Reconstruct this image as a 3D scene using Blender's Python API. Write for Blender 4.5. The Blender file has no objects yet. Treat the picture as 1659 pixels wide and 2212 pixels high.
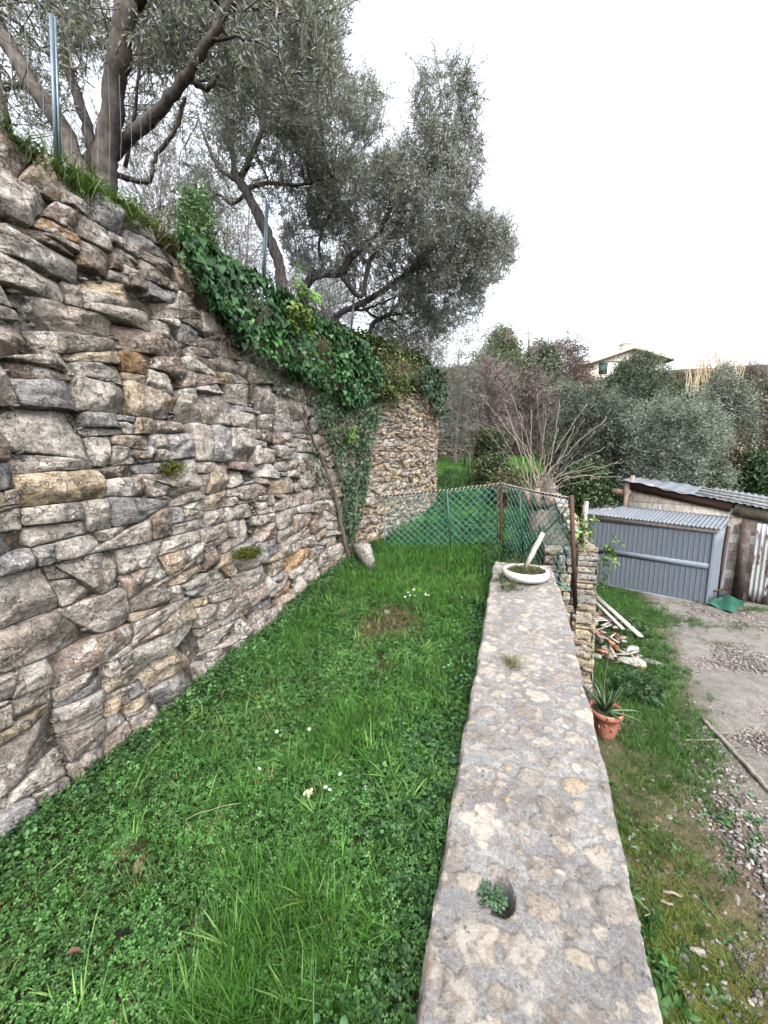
import bpy, math, random
import numpy as np
from mathutils import Vector, noise
random.seed(7); rng = np.random.default_rng(7)
R = math.radians
sc = bpy.context.scene
# ------------------------------------------------------------------ camera
YAW, PIT, FPX = R(18.4), R(8.1), 400.0
CAM = np.array([0., 0., 1.5])
cd = bpy.data.cameras.new('camera'); cam = bpy.data.objects.new('camera', cd); sc.collection.objects.link(cam)
cam.location = CAM; cam.rotation_euler = (math.pi/2 - PIT, 0, YAW)
cd.sensor_fit = 'VERTICAL'; cd.sensor_height = 36; cd.sensor_width = 27; cd.lens = 36*FPX/1024
cd.clip_start = 0.05; cd.clip_end = 800
sc.camera = cam
sc.render.resolution_x, sc.render.resolution_y = 768, 1024
# ------------------------------------------------------------------ light
w = bpy.data.worlds.new('World'); sc.world = w; w.use_nodes = True
nt = w.node_tree; bg = nt.nodes['Background']
sky = nt.nodes.new('ShaderNodeTexSky'); sky.sky_type = 'NISHITA'; sky.sun_disc = False
SUN_EL, SUN_AZ = R(52), R(150)
sky.sun_elevation = SUN_EL; sky.sun_rotation = SUN_AZ; sky.dust_density = 5.0; sky.air_density = 1.0; sky.ozone_density = 1.0
hs = nt.nodes.new('ShaderNodeHueSaturation'); hs.inputs['Saturation'].default_value = 0.28
nt.links.new(sky.outputs[0], hs.inputs['Color']); nt.links.new(hs.outputs[0], bg.inputs['Color'])
bg.inputs['Strength'].default_value = 0.15
sl = bpy.data.lights.new('sun', 'SUN'); sl.energy = .6; sl.angle = R(25); sl.color = (1, .96, .9)
so = bpy.data.objects.new('sun', sl); sc.collection.objects.link(so)
so.rotation_euler = (math.pi/2 - SUN_EL, 0, math.pi - SUN_AZ)
sc.view_settings.view_transform = 'Standard'; sc.view_settings.look = 'None'; sc.view_settings.gamma = 1
sc.view_settings.exposure = 2.15
# ------------------------------------------------------------------ measuring: a point of the photo (1659 wide) at a depth along y
_f = np.array([-math.sin(YAW)*math.cos(PIT), math.cos(YAW)*math.cos(PIT), -math.sin(PIT)])
_r = np.array([math.cos(YAW), math.sin(YAW), 0.]); _u = np.cross(_r, _f)
K = 768/1659
def A(px, py, Y):
    d = _f*FPX + _r*(px*K-384) + _u*(512-py*K)
    return CAM + d*Y/d[1]
def G(px, py, z0, s=0.0):
    d = _f*FPX + _r*(px*K-384) + _u*(512-py*K)
    return CAM + d*(z0-CAM[2])/(d[2]-s*d[1])
# ------------------------------------------------------------------ helpers
def P_(p): return np.array(p, float)
def tag(o, label=None, cat=None, group=None, kind=None):
    if label: o['label'] = label
    if cat: o['category'] = cat
    if group: o['group'] = group
    if kind: o['kind'] = kind
    return o
def empty(name, loc, label, cat, group=None):
    o = bpy.data.objects.new(name, None); sc.collection.objects.link(o); o.location = [float(c) for c in loc]
    o.empty_display_size = .1
    return tag(o, label, cat, group, 'thing')
class B:
    """collects pieces of one mesh"""
    def __init__(s): s.V = []; s.F = {3: [], 4: []}; s.C = []; s.n = 0
    def add(s, V, F, col=(.5, .5, .5)):
        V = np.asarray(V, float).reshape(-1, 3)
        if not isinstance(F, (list, tuple)): F = [F]
        for f in F:
            f = np.asarray(f, int)
            if len(f): s.F[f.shape[1]].append(f + s.n)
        col = np.asarray(col, float)
        if col.ndim == 1: col = np.tile(col, (len(V), 1))
        s.V.append(V); s.C.append(col); s.n += len(V); return s
    def build(s, name, m, parent=None, smooth=False, loc=None):
        V = np.concatenate(s.V); C = np.concatenate(s.C)
        if parent is not None: V = V - np.array(parent.location)
        elif loc is not None: V = V - np.array(loc)
        me = bpy.data.meshes.new(name)
        fs = []; ls = []; st = []; k = 0
        for q in (3, 4):
            if s.F[q]:
                f = np.concatenate(s.F[q]); ls.append(f.ravel()); st.append(k + np.arange(len(f))*q); k += f.size
        ls = np.concatenate(ls); st = np.concatenate(st)
        me.vertices.add(len(V)); me.vertices.foreach_set('co', V.ravel().astype('f'))
        me.loops.add(len(ls)); me.loops.foreach_set('vertex_index', ls.astype('i'))
        me.polygons.add(len(st)); me.polygons.foreach_set('loop_start', st.astype('i'))
        if smooth: me.polygons.foreach_set('use_smooth', np.ones(len(st), bool))
        a = me.color_attributes.new('Col', 'FLOAT_COLOR', 'POINT')
        c4 = np.ones((len(V), 4), 'f'); c4[:, :3] = C; a.data.foreach_set('color', c4.ravel())
        me.materials.append(m); me.update(calc_edges=True); me.validate()
        o = bpy.data.objects.new(name, me); sc.collection.objects.link(o)
        if parent is not None: o.parent = parent
        elif loc is not None: o.location = [float(c) for c in loc]
        return o
def box(x0, x1, y0, y1, z0, z1):
    V = [(x, y, z) for z in (z0, z1) for y in (y0, y1) for x in (x0, x1)]
    return np.array(V, float), np.array([(0, 2, 3, 1), (4, 5, 7, 6), (0, 1, 5, 4), (2, 6, 7, 3), (0, 4, 6, 2), (1, 3, 7, 5)])
def obox(c, ax, ay, az, hx, hy, hz, jit=0):
    V, F = box(-hx, hx, -hy, hy, -hz, hz)
    if jit: V = V + rng.normal(0, jit, V.shape)
    M = np.array([ax, ay, az], float); M /= np.linalg.norm(M, axis=1)[:, None]
    return V @ M + np.array(c, float), F
def beam(p, q, wx, wz, jit=0):
    p = np.array(p, float); q = np.array(q, float); d = q-p; L = np.linalg.norm(d); d /= L
    up = np.array([0, 0, 1.]) if abs(d[2]) < .9 else np.array([0, 1., 0])
    s = np.cross(d, up); s /= np.linalg.norm(s); u = np.cross(s, d)
    return obox((p+q)/2, d, s, u, L/2, wx/2, wz/2, jit)
def tube(P, rad, n=6, cap=True, rough=0):
    P = np.array(P, float); m = len(P); rad = np.full(m, rad, float) if np.isscalar(rad) else np.array(rad, float)
    T = np.gradient(P, axis=0); T /= np.linalg.norm(T, axis=1)[:, None] + 1e-9
    ref = np.array([0, 0, 1.]) if abs(T[0][2]) < .9 else np.array([1., 0, 0])
    V = []; u = np.cross(T[0], ref); u /= np.linalg.norm(u)
    ang = np.arange(n)*2*math.pi/n
    for i in range(m):
        u = u - T[i]*(u@T[i]); u /= np.linalg.norm(u)+1e-9; v = np.cross(T[i], u)
        rr = rad[i]*(1 + (rng.normal(0, rough, n) if rough else 0))
        V.append(P[i] + (np.cos(ang)*rr)[:, None]*u + (np.sin(ang)*rr)[:, None]*v)
    V = np.concatenate(V); F = []
    for i in range(m-1):
        for k in range(n):
            a = i*n+k; b = i*n+(k+1) % n; F.append((a, b, b+n, a+n))
    F = np.array(F)
    if cap:
        V = np.concatenate([V, P[:1], P[-1:]]); a = len(V)-2
        T3 = [(a, (k+1) % n, k) for k in range(n)] + [(a+1, (m-1)*n+k, (m-1)*n+(k+1) % n) for k in range(n)]
        return V, [F, np.array(T3)]
    return V, [F]
def smooth_path(P, n=6, wob=0.0):
    P = np.array(P, float); out = []
    Q = np.vstack([2*P[0]-P[1], P, 2*P[-1]-P[-2]])
    for i in range(1, len(Q)-2):
        for k in range(n):
            t = k/n; a, b, c, d = Q[i-1], Q[i], Q[i+1], Q[i+2]
            out.append(.5*((2*b)+(-a+c)*t+(2*a-5*b+4*c-d)*t*t+(-a+3*b-3*c+d)*t**3))
    out.append(Q[-2]); out = np.array(out)
    if wob: out[1:-1] += rng.normal(0, wob, out[1:-1].shape)
    return out
def frames(D, roll=None):
    """N directions -> N rotation matrices whose local z goes along D"""
    D = D/np.linalg.norm(D, axis=1)[:, None]; N = len(D)
    ref = rng.normal(size=(N, 3)) if roll is None else roll
    X = np.cross(ref, D); X /= np.linalg.norm(X, axis=1)[:, None]+1e-9; Y = np.cross(D, X)
    return np.stack([X, Y, D], axis=1)         # rows = local axes in world
def scatter(b, tv, tf, P, M, S, col, cvar=.0, tcol=None):
    """template tv,tf at N places"""
    N = len(P); tv = np.asarray(tv, float); S = np.asarray(S, float)
    if S.ndim == 1: S = S[:, None]
    V = np.einsum('nij,tni->tnj', M, tv[:, None, :]*S[None, :, :] if S.shape[1] == 3 else tv[:, None, :]*S[None, :, :])
    V = V.transpose(1, 0, 2) + np.asarray(P)[:, None, :]
    if not isinstance(tf, (list, tuple)): tf = [tf]
    F = [(np.asarray(f)[None] + (np.arange(N)*len(tv))[:, None, None]).reshape(-1, np.asarray(f).shape[1]) for f in tf]
    col = np.asarray(col, float)
    if col.ndim == 1: col = np.tile(col, (N, 1))
    c = col*(1+rng.normal(0, cvar, (N, 1))) if cvar else col
    C = np.repeat(c[:, None, :], len(tv), axis=1)
    if tcol is not None: C = C*np.asarray(tcol)[None]
    b.add(V.reshape(-1, 3), F, np.clip(C.reshape(-1, 3), 0, 1))
def ups(N, tilt=.3):
    D = rng.normal(0, tilt, (N, 3)); D[:, 2] = 1; return D
def fbm(x, y, z=0., s=1., o=4): return noise.fractal(Vector((x*s, y*s, z*s)), 1., 2., o)
# cheap vector noise for numpy
_ph = rng.uniform(0, 6.28, (24, 1)); _dir = rng.normal(size=(24, 3))
def wn(P, s=1.):
    P = np.atleast_2d(P)*s; o = np.zeros(len(P)); 
    for i in range(24): o += np.sin(P@_dir[i]*(1+.12*i)+_ph[i])/(1+.08*i)
    return o/6.
# ------------------------------------------------------------------ materials
def mat(name): 
    m = bpy.data.materials.new(name); m.use_nodes = True; return m, m.node_tree, m.node_tree.nodes, m.node_tree.nodes['Principled BSDF']
def N_(t, typ, **kw):
    n = t.nodes.new(typ)
    for k, v in kw.items():
        if k in n.inputs: n.inputs[k].default_value = v
        else: setattr(n, k, v)
    return n
def ramp(t, src, stops):
    r = t.nodes.new('ShaderNodeValToRGB'); e = r.color_ramp.elements
    while len(e) < len(stops): e.new(.5)
    for i, (p, c) in enumerate(stops):
        e[i].position = p; e[i].color = (*c, 1) if hasattr(c, '__len__') else (c, c, c, 1)
    t.links.new(src, r.inputs[0]); return r.outputs[0]
def mix(t, fac, a, b, mode='MIX'):
    m = t.nodes.new('ShaderNodeMix'); m.data_type = 'RGBA'; m.blend_type = mode
    for s, v in ((0, fac), (6, a), (7, b)):
        if hasattr(v, 'is_output'): t.links.new(v, m.inputs[s])
        else: m.inputs[s].default_value = v if s == 0 else ((*v, 1) if hasattr(v, '__len__') else (v, v, v, 1))
    return m.outputs[2]
def noise_n(t, vec, scale, detail=6, rough=.6, dist=0):
    n = N_(t, 'ShaderNodeTexNoise', Scale=scale, Detail=detail, Roughness=rough, Distortion=dist); t.links.new(vec, n.inputs['Vector']); return n.outputs[0]
def mapping(t, vec, sc_, rot=(0, 0, 0)):
    n = t.nodes.new('ShaderNodeMapping'); n.inputs['Scale'].default_value = sc_; n.inputs['Rotation'].default_value = rot; t.links.new(vec, n.inputs[0]); return n.outputs[0]
def bump(t, bs, h, strength=.5, dist=.02, prev=None):
    b = N_(t, 'ShaderNodeBump', Strength=strength, Distance=dist); t.links.new(h, b.inputs['Height'])
    if prev is not None: t.links.new(prev, b.inputs['Normal'])
    t.links.new(b.outputs[0], bs.inputs['Normal']); return b.outputs[0]
def col_attr(t): n = t.nodes.new('ShaderNodeVertexColor'); n.layer_name = 'Col'; return n.outputs[0]
def pos(t): return t.nodes.new('ShaderNodeNewGeometry').outputs['Position']

def stone_mat(name, lichen=.5):
    m, t, n, bs = mat(name); p = pos(t); c = col_attr(t)
    n1 = noise_n(t, p, 9, 8, .65, .4); n2 = noise_n(t, p, 38, 8, .7); n3 = noise_n(t, mapping(t, p, (1, 1, 1), (.5, .3, .2)), 4.5, 6, .7, 1.2)
    c = mix(t, 1., c, ramp(t, n1, [(.3, (.62, .60, .60)), (.55, (1, 1, 1)), (.75, (1.25, 1.2, 1.1))]), 'MULTIPLY')
    c = mix(t, 1., c, ramp(t, n2, [(.32, .5), (.5, 1.), (.68, 1.42)]), 'MULTIPLY')
    st = noise_n(t, mapping(t, p, (3, 3, 60), (.15, .2, 0)), 1.2, 4, .6)
    c = mix(t, .35, c, ramp(t, st, [(.35, .55), (.6, 1.2)]), 'MULTIPLY')
    c = mix(t, ramp(t, n3, [(.60, 0.), (.68, .55)]), c, (.30, .19, .09))
    l1 = noise_n(t, p, 22, 8, .75, .6); l0 = noise_n(t, p, 3.1, 3, .5)
    lm = mix(t, 1., ramp(t, l1, [(.54, 0.), (.565, 1.)]), ramp(t, l0, [(.40, 0.), (.56, lichen)]), 'MULTIPLY')
    c = mix(t, lm, c, (.50, .48, .46))
    l2 = noise_n(t, mapping(t, p, (1.3, 1.1, 1.2), (1, 2, .4)), 30, 8, .8)
    dm = mix(t, 1., ramp(t, l2, [(.58, 0.), (.64, .75)]), ramp(t, n3, [(.4, 1.), (.55, 0.)]), 'MULTIPLY')
    c = mix(t, dm, c, (.055, .045, .04))
    n5 = noise_n(t, p, 130, 4, .7); c = mix(t, 1., c, ramp(t, n5, [(.34, .62), (.5, 1.), (.66, 1.35)]), 'MULTIPLY')
    vo = N_(t, 'ShaderNodeTexVoronoi', Scale=9., Randomness=1.); vo.feature = 'DISTANCE_TO_EDGE'; wp_ = t.nodes.new('ShaderNodeVectorMath'); wp_.operation = 'ADD'
    nc = N_(t, 'ShaderNodeTexNoise', Scale=12., Detail=5.); t.links.new(p, nc.inputs[0]); s3 = t.nodes.new('ShaderNodeVectorMath'); s3.operation = 'SCALE'; s3.inputs['Scale'].default_value = .22
    t.links.new(nc.outputs[1], s3.inputs[0]); t.links.new(mapping(t, p, (.8, .8, 1.6), (.3, .2, 0)), wp_.inputs[0]); t.links.new(s3.outputs[0], wp_.inputs[1]); t.links.new(wp_.outputs[0], vo.inputs['Vector'])
    ck = mix(t, 1., ramp(t, vo.outputs['Distance'], [(.0, 0.), (.022, 1.)]), ramp(t, n3, [(.42, 1.), (.5, 0.)]), 'LIGHTEN')
    c = mix(t, 1., c, ramp(t, ck, [(0., .38), (1., 1.)]), 'MULTIPLY')
    t.links.new(c, bs.inputs['Base Color']); bs.inputs['Roughness'].default_value = .9; bs.inputs['Specular IOR Level'].default_value = .25
    b1 = bump(t, bs, st, .5, .012); b2 = bump(t, bs, n1, .9, .05, b1); b3 = bump(t, bs, n2, .8, .012, b2); bump(t, bs, ck, .9, .012, b3)
    return m
M = {}
M['stone'] = stone_mat('rubble stone', .85)
M['rock'] = stone_mat('loose rock', .3)
def leaf_mat(name, rough=.5, trans=.25, spec=.4, var=.25, scale=6):
    m, t, n, bs = mat(name); c = col_attr(t); p = pos(t)
    nn = noise_n(t, p, scale, 4, .6)
    c = mix(t, 1., c, ramp(t, nn, [(.3, (1-var,)*3), (.7, (1+var, 1+var, 1+var*.6))]), 'MULTIPLY')
    t.links.new(c, bs.inputs['Base Color']); bs.inputs['Roughness'].default_value = rough; bs.inputs['Specular IOR Level'].default_value = spec
    tr = t.nodes.new('ShaderNodeBsdfTranslucent'); t.links.new(mix(t, 1., c, (1.2, 1.3, .7), 'MULTIPLY'), tr.inputs[0])
    mx = t.nodes.new('ShaderNodeMixShader'); mx.inputs[0].default_value = trans
    t.links.new(bs.outputs[0], mx.inputs[1]); t.links.new(tr.outputs[0], mx.inputs[2]); t.links.new(mx.outputs[0], n['Material Output'].inputs[0])
    return m
M['olive'] = leaf_mat('olive leaves', .45, .38, .5)
M['ivy'] = leaf_mat('ivy leaves', .4, .18, .4, .25, 8)
M['herb'] = leaf_mat('soft herb leaves', .5, .3, .35)
M['grass'] = leaf_mat('grass blades', .5, .3, .3)
def bark_mat(name, sc_=1.):
    m, t, n, bs = mat(name); p = pos(t); c = col_attr(t)
    a = noise_n(t, mapping(t, p, (30*sc_, 30*sc_, 8*sc_)), 1, 6, .7); b = noise_n(t, p, 7, 4, .6)
    c = mix(t, 1., c, ramp(t, a, [(.3, .45), (.65, 1.3)]), 'MULTIPLY'); c = mix(t, ramp(t, b, [(.5, 0.), (.7, .4)]), c, (.22, .21, .19))
    t.links.new(c, bs.inputs['Base Color']); bs.inputs['Roughness'].default_value = .9; bump(t, bs, a, .8, .02); return m
M['bark'] = bark_mat('rough bark')
def plain(name, col, rough=.6, metal=0, nscale=20, nvar=.2, bstr=.2, useattr=False, dirt=None):
    m, t, n, bs = mat(name); p = pos(t)
    c = col_attr(t) if useattr else None
    a = noise_n(t, p, nscale, 6, .65)
    base = c if c is not None else col
    c = mix(t, 1., base, ramp(t, a, [(.3, 1-nvar), (.7, 1+nvar)]), 'MULTIPLY')
    if dirt:
        d = noise_n(t, p, dirt[1], 6, .7, .5); c = mix(t, ramp(t, d, [(dirt[2], 0.), (dirt[2]+.1, .85)]), c, dirt[0])
    t.links.new(c, bs.inputs['Base Color']); bs.inputs['Roughness'].default_value = rough; bs.inputs['Metallic'].default_value = metal
    if bstr: bump(t, bs, a, bstr, .01)
    return m
M['twig'] = plain('bare twigs', (0, 0, 0), .85, 0, 5, .15, 0, True)
M['teal'] = plain('green plastic coated wire', (.07, .33, .28), .5, 0, 14, .25, 0, False, ((.26, .30, .28), 9, .52))
M['tealdark'] = plain('dark green painted steel', (.03, .10, .09), .6, 0, 14, .25, 0)
M['wire'] = plain('galvanised wire', (.22, .24, .28), .5, .3, 14, .2, 0)
M['rust'] = plain('rusted iron', (.075, .042, .03), .85, .2, 30, .35, .4)
M['postmetal'] = plain('teal grey painted steel', (.13, .18, .22), .45, .2, 10, .15, .05)
M['white'] = plain('white glazed clay', (.72, .71, .68), .5, 0, 12, .06, .05, False, ((.45, .42, .35), 16, .60))
M['terra'] = plain('terracotta', (.36, .14, .09), .75, 0, 18, .15, .15, False, ((.42, .25, .18), 11, .55))
M['wood'] = bark_mat('weathered timber', .7)
M['paint'] = plain('grey painted sheet metal', (.15, .175, .21), .7, .0, 30, .12, .0, False, ((.16, .18, .205), 50, .56))
M['galv'] = plain('galvanised corrugated sheet', (.135, .155, .18), .8, .0, 6, .2, 0, False, ((.12, .11, .10), 7, .55))
M['net'] = plain('green shade net', (.02, .11, .075), .7, 0, 60, .3, .3)
M['plaster'] = plain('cream plaster', (.74, .71, .60), .9, 0, 2, .08, 0)
M['rooft'] = plain('pale roof tiles', (.50, .42, .33), .9, 0, 3, .2, .2)
M['shutter'] = plain('dark green shutters', (.05, .09, .08), .7)
M['generic'] = plain('mixed surface', (0, 0, 0), .85, 0, 25, .25, .3, True)
M['rubber'] = plain('black rubber', (.015, .015, .02), .6)
def rusty():
    m, t, n, bs = mat('rusty corrugated sheet'); p = pos(t)
    a = noise_n(t, mapping(t, p, (8, 8, 2.2)), 1, 8, .7); g = noise_n(t, p, 40, 4, .6)
    c = mix(t, ramp(t, a, [(.545, 0.), (.58, 1.)]), mix(t, .5, (.33, .35, .35), ramp(t, g, [(.3, .3), (.7, .7)])), (.13, .035, .02))
    t.links.new(c, bs.inputs['Base Color']); bs.inputs['Roughness'].default_value = .6; bs.inputs['Metallic'].default_value = .1; return m
M['rusty'] = rusty()
def soil(name, stops, s1, s2, bs_=.6):
    m, t, n, bs = mat(name); p = pos(t); a = noise_n(t, p, s1, 6, .65, .3); b = noise_n(t, p, s2, 8, .75)
    c = mix(t, .75, ramp(t, a, stops), ramp(t, b, [(.35, .25), (.65, 1.5)]), 'MULTIPLY')
    t.links.new(c, bs.inputs['Base Color']); bs.inputs['Roughness'].default_value = 1; bs.inputs['Specular IOR Level'].default_value = .1; bump(t, bs, b, bs_, .03); return m
M['soil'] = soil('dark garden soil', [(.35, (.06, .045, .03)), (.6, (.05, .05, .025))], 3, 40)
M['bank'] = soil('earth bank', [(.35, (.10, .07, .045)), (.6, (.06, .07, .03))], 2, 25)
M['hill'] = soil('scrub covered hillside', [(.35, (.07, .05, .035)), (.5, (.05, .075, .03)), (.65, (.10, .07, .055))], .6, 6)
def yard():
    m, t, n, bs = mat('stony yard earth'); p = pos(t); c0 = col_attr(t)
    a = noise_n(t, p, 7, 8, .7, .3); b = noise_n(t, p, 50, 8, .75); v = N_(t, 'ShaderNodeTexVoronoi', Scale=45.); t.links.new(p, v.inputs[0])
    c = mix(t, .8, c0, ramp(t, a, [(.3, .6), (.7, 1.35)]), 'MULTIPLY'); c = mix(t, .7, c, ramp(t, b, [(.35, .5), (.65, 1.4)]), 'MULTIPLY')
    t.links.new(c, bs.inputs['Base Color']); bs.inputs['Roughness'].default_value = 1; bs.inputs['Specular IOR Level'].default_value = .15
    b1 = bump(t, bs, v.outputs[0], .4, .015); bump(t, bs, b, .7, .02, b1); return m
M['yard'] = yard()
def mortar():
    m, t, n, bs = mat('mortared wall top'); p = pos(t); c = col_attr(t)
    at = t.nodes.new('ShaderNodeAttribute'); at.attribute_name = 'sd'
    n1 = noise_n(t, p, 24, 8, .7); n2 = noise_n(t, p, 110, 6, .8); n3 = noise_n(t, p, 5, 5, .6)
    ad = N_(t, 'ShaderNodeMath', operation='MULTIPLY_ADD'); t.links.new(n1, ad.inputs[0]); ad.inputs[1].default_value = .06; t.links.new(at.outputs['Fac'], ad.inputs[2])
    fac = ramp(t, ad.outputs[0], [(.024, 0.), (.036, .85)])
    mo = mix(t, 1., ramp(t, n3, [(.35, (.17, .165, .165)), (.65, (.25, .245, .24))]), ramp(t, n2, [(.35, .6), (.5, 1.), (.66, 1.4)]), 'MULTIPLY')
    stn = mix(t, 1., c, ramp(t, n1, [(.32, (.5, .47, .45)), (.5, (1, 1, 1)), (.7, (1.3, 1.27, 1.2))]), 'MULTIPLY')
    stn = mix(t, .7, stn, ramp(t, n2, [(.35, .65), (.65, 1.3)]), 'MULTIPLY')
    c = mix(t, fac, mo, stn)
    # lichen rosettes
    v = N_(t, 'ShaderNodeTexVoronoi', Scale=17., Randomness=1.); wv = t.nodes.new('ShaderNodeVectorMath'); wv.operation = 'ADD'
    nc = N_(t, 'ShaderNodeTexNoise', Scale=30.); t.links.new(p, nc.inputs[0]); sc3 = t.nodes.new('ShaderNodeVectorMath'); sc3.operation = 'SCALE'; sc3.inputs['Scale'].default_value = .02
    t.links.new(nc.outputs[1], sc3.inputs[0]); t.links.new(p, wv.inputs[0]); t.links.new(sc3.outputs[0], wv.inputs[1]); t.links.new(wv.outputs[0], v.inputs[0])
    sp = mix(t, 1., ramp(t, v.outputs['Distance'], [(.22, 1.), (.27, 0.)]), ramp(t, v.outputs['Color'], [(.80, 0.), (.84, .7)]), 'MULTIPLY')
    c = mix(t, sp, c, (.42, .40, .37))
    wl = mix(t, 1., ramp(t, noise_n(t, p, 16, 8, .8, .5), [(.52, 0.), (.56, .75)]), ramp(t, n3, [(.36, .15), (.55, 1.)]), 'MULTIPLY')
    c = mix(t, wl, c, (.37, .355, .33))
    bl = noise_n(t, mapping(t, p, (1, 1, 1), (0, 0, 1)), 26, 8, .8); c = mix(t, ramp(t, bl, [(.60, 0.), (.63, .8)]), c, (.06, .052, .047))
    bw = noise_n(t, mapping(t, p, (1, 1, 1), (1, 0, 2)), 9, 7, .75, .6); c = mix(t, ramp(t, bw, [(.55, 0.), (.60, .5)]), c, (.17, .13, .105))
    t.links.new(c, bs.inputs['Base Color']); bs.inputs['Roughness'].default_value = .95; bs.inputs['Specular IOR Level'].default_value = .2
    b1 = bump(t, bs, n1, .7, .02); b2 = bump(t, bs, n2, .8, .008, b1); bump(t, bs, fac, .5, .004, b2)
    return m
M['mortar'] = mortar()
# ------------------------------------------------------------------ templates
def leaf_tpl(L=1, W=.4, fold=.12, droop=.15):
    # leaf along +z of its frame? no: along +x, up z ; 4 quads folded on the midrib
    V = [(0, 0, 0), (.35*L, W*.5, fold*W), (.35*L, 0, 0), (.35*L, -W*.5, fold*W), (.75*L, W*.36, fold*W-droop*.3*L), (.75*L, 0, -droop*.4*L), (.75*L, -W*.36, fold*W-droop*.3*L), (L, 0, -droop*L)]
    F4 = [(2, 5, 4, 1), (2, 3, 6, 5)]; F3 = [(0, 2, 1), (0, 3, 2), (5, 7, 4), (5, 6, 7)]
    return np.array(V), [np.array(F3), np.array(F4)]
def join(parts):
    V = []; F3 = []; F4 = []; C = []; n = 0
    for v, fs, c in parts:
        for f in (fs if isinstance(fs, (list, tuple)) else [fs]):
            f = np.asarray(f); (F3 if f.shape[1] == 3 else F4).append(f+n)
        V.append(v); C.append(np.tile(c, (len(v), 1))); n += len(v)
    fl = []
    if F3: fl.append(np.concatenate(F3))
    if F4: fl.append(np.concatenate(F4))
    return np.concatenate(V), fl, np.concatenate(C)
def rotz(a): return np.array([[math.cos(a), math.sin(a), 0], [-math.sin(a), math.cos(a), 0], [0, 0, 1]])
def roty(a): return np.array([[math.cos(a), 0, -math.sin(a)], [0, 1, 0], [math.sin(a), 0, math.cos(a)]])
def olive_twig(n=22, L=.32, ll=.052, lw=.011, seed=0):
    g = np.random.default_rng(seed); parts = []
    sv, sf = tube(np.array([(0, 0, 0), (.02, 0, L*.5), (0, .02, L)]), [.004, .003, .0015], 3, False)
    parts.append((sv, sf, (.9, .75, .65)))
    for i in range(n):
        z = L*(.12+.88*i/n); a = i*2.4+g.normal(0, .3); el = g.uniform(.3, 1.1)
        l = ll*g.uniform(.7, 1.15); q = np.array([(0, 0, 0), (l*.5, lw*.5, 0), (l, 0, 0), (l*.5, -lw*.5, 0)])
        q = q @ roty(-el) @ rotz(a) + np.array([0, 0, z]); sh = g.uniform(.75, 1.3)
        if g.random() < .3: cc = (1.35*sh, 1.35*sh, 1.5*sh)      # pale underside showing
        else: cc = (sh, sh, sh)
        parts.append((q, np.array([(0, 1, 2, 3)]), cc))
    return join(parts)
TW = [olive_twig(seed=i) for i in range(4)]
def bare_branch(L=1., seed=0, depth=3, r=.006, spread=.5, n=4):
    g = np.random.default_rng(seed); parts = []
    def go(p, d, l, r, k):
        pts = [p]; 
        for i in range(3):
            d = d + g.normal(0, .12, 3); d /= np.linalg.norm(d); pts.append(pts[-1]+d*l/3)
        v, f = tube(pts, np.linspace(r, r*.55, 4), 3, False); parts.append((v, f, (1, 1, 1)))
        if k:
            for j in range(n):
                i = g.integers(1, 4); nd = d+g.normal(0, spread, 3); nd /= np.linalg.norm(nd)
                go(pts[i], nd, l*g.uniform(.5, .75), r*.6, k-1)
    go(np.zeros(3), np.array([0, 0, 1.]), L*.5, r, depth); return join(parts)
BR = [bare_branch(seed=i, depth=2, r=.008) for i in range(4)]
def rock_tpl(seed, sub=1, rough=.25, flat=.6):
    import bmesh
    bm = bmesh.new(); bmesh.ops.create_icosphere(bm, subdivisions=sub, radius=1)
    g = np.random.default_rng(seed); V = np.array([v.co[:] for v in bm.verts]); F = np.array([[v.index for v in f.verts] for f in bm.faces]); bm.free()
    pl = g.normal(size=(7, 3)); pl /= np.linalg.norm(pl, axis=1)[:, None]; dd = g.uniform(.55, .9, 7)
    for p, d in zip(pl, dd):
        h = V@p; V = V - np.outer(np.maximum(h-d, 0), p)
    V = V*(1+g.normal(0, rough*.25, (len(V), 1))); V[:, 2] *= flat; V[:, 1] *= g.uniform(.6, .95); return V, F
RK = [rock_tpl(i, 1) for i in range(8)]; RB = [rock_tpl(20+i, 3, .08, .7) for i in range(8)]
def big_rock(name, c, size, rot, col, label, cat='stone', group=None, i=0, m='rock'):
    V, F = RB[i % 8]; V = V*np.array(size); V = V @ rotz(rot)
    V = V*(1+.06*wn(V*1.0+i, 1/np.mean(size))[:, None])
    o = B().add(V+np.array(c), F, col).build(name, M[m], loc=c); return tag(o, label, cat, group)
# ------------------------------------------------------------------ terrain functions
SL = .1
WX = np.array([[-3, -1.8], [0, -1.8], [3.6, -1.82], [4.6, -1.74], [5.5, -1.56], [6.3, -1.42], [7, -1.38], [7.7, -1.5], [8.5, -1.75], [10, -2.4], [12, -3.6]])
def wallx(y): return np.interp(y, WX[:, 0], WX[:, 1])
def ztop(y): return np.interp(y, [-3, 2.1, 2.4, 3.2, 4.2, 4.6, 5.2, 5.9, 6.6, 7.4, 9, 12], [2.86, 2.82, 2.66, 2.28, 2.12, 2.02, 2.20, 2.40, 2.46, 2.50, 2.5, 2.6])
def bat(y): return np.interp(y, [3.8, 6.0], [.11, .0])
def terr(x, y):
    x = np.asarray(x, float); y = np.asarray(y, float)
    z = -.15 + SL*y + .018*np.sin(3.1*x+1.7*y) + .015*np.sin(5.3*y-2*x)
    return z + .05*np.clip((-1.45-x)/.3, 0, 1)
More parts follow.
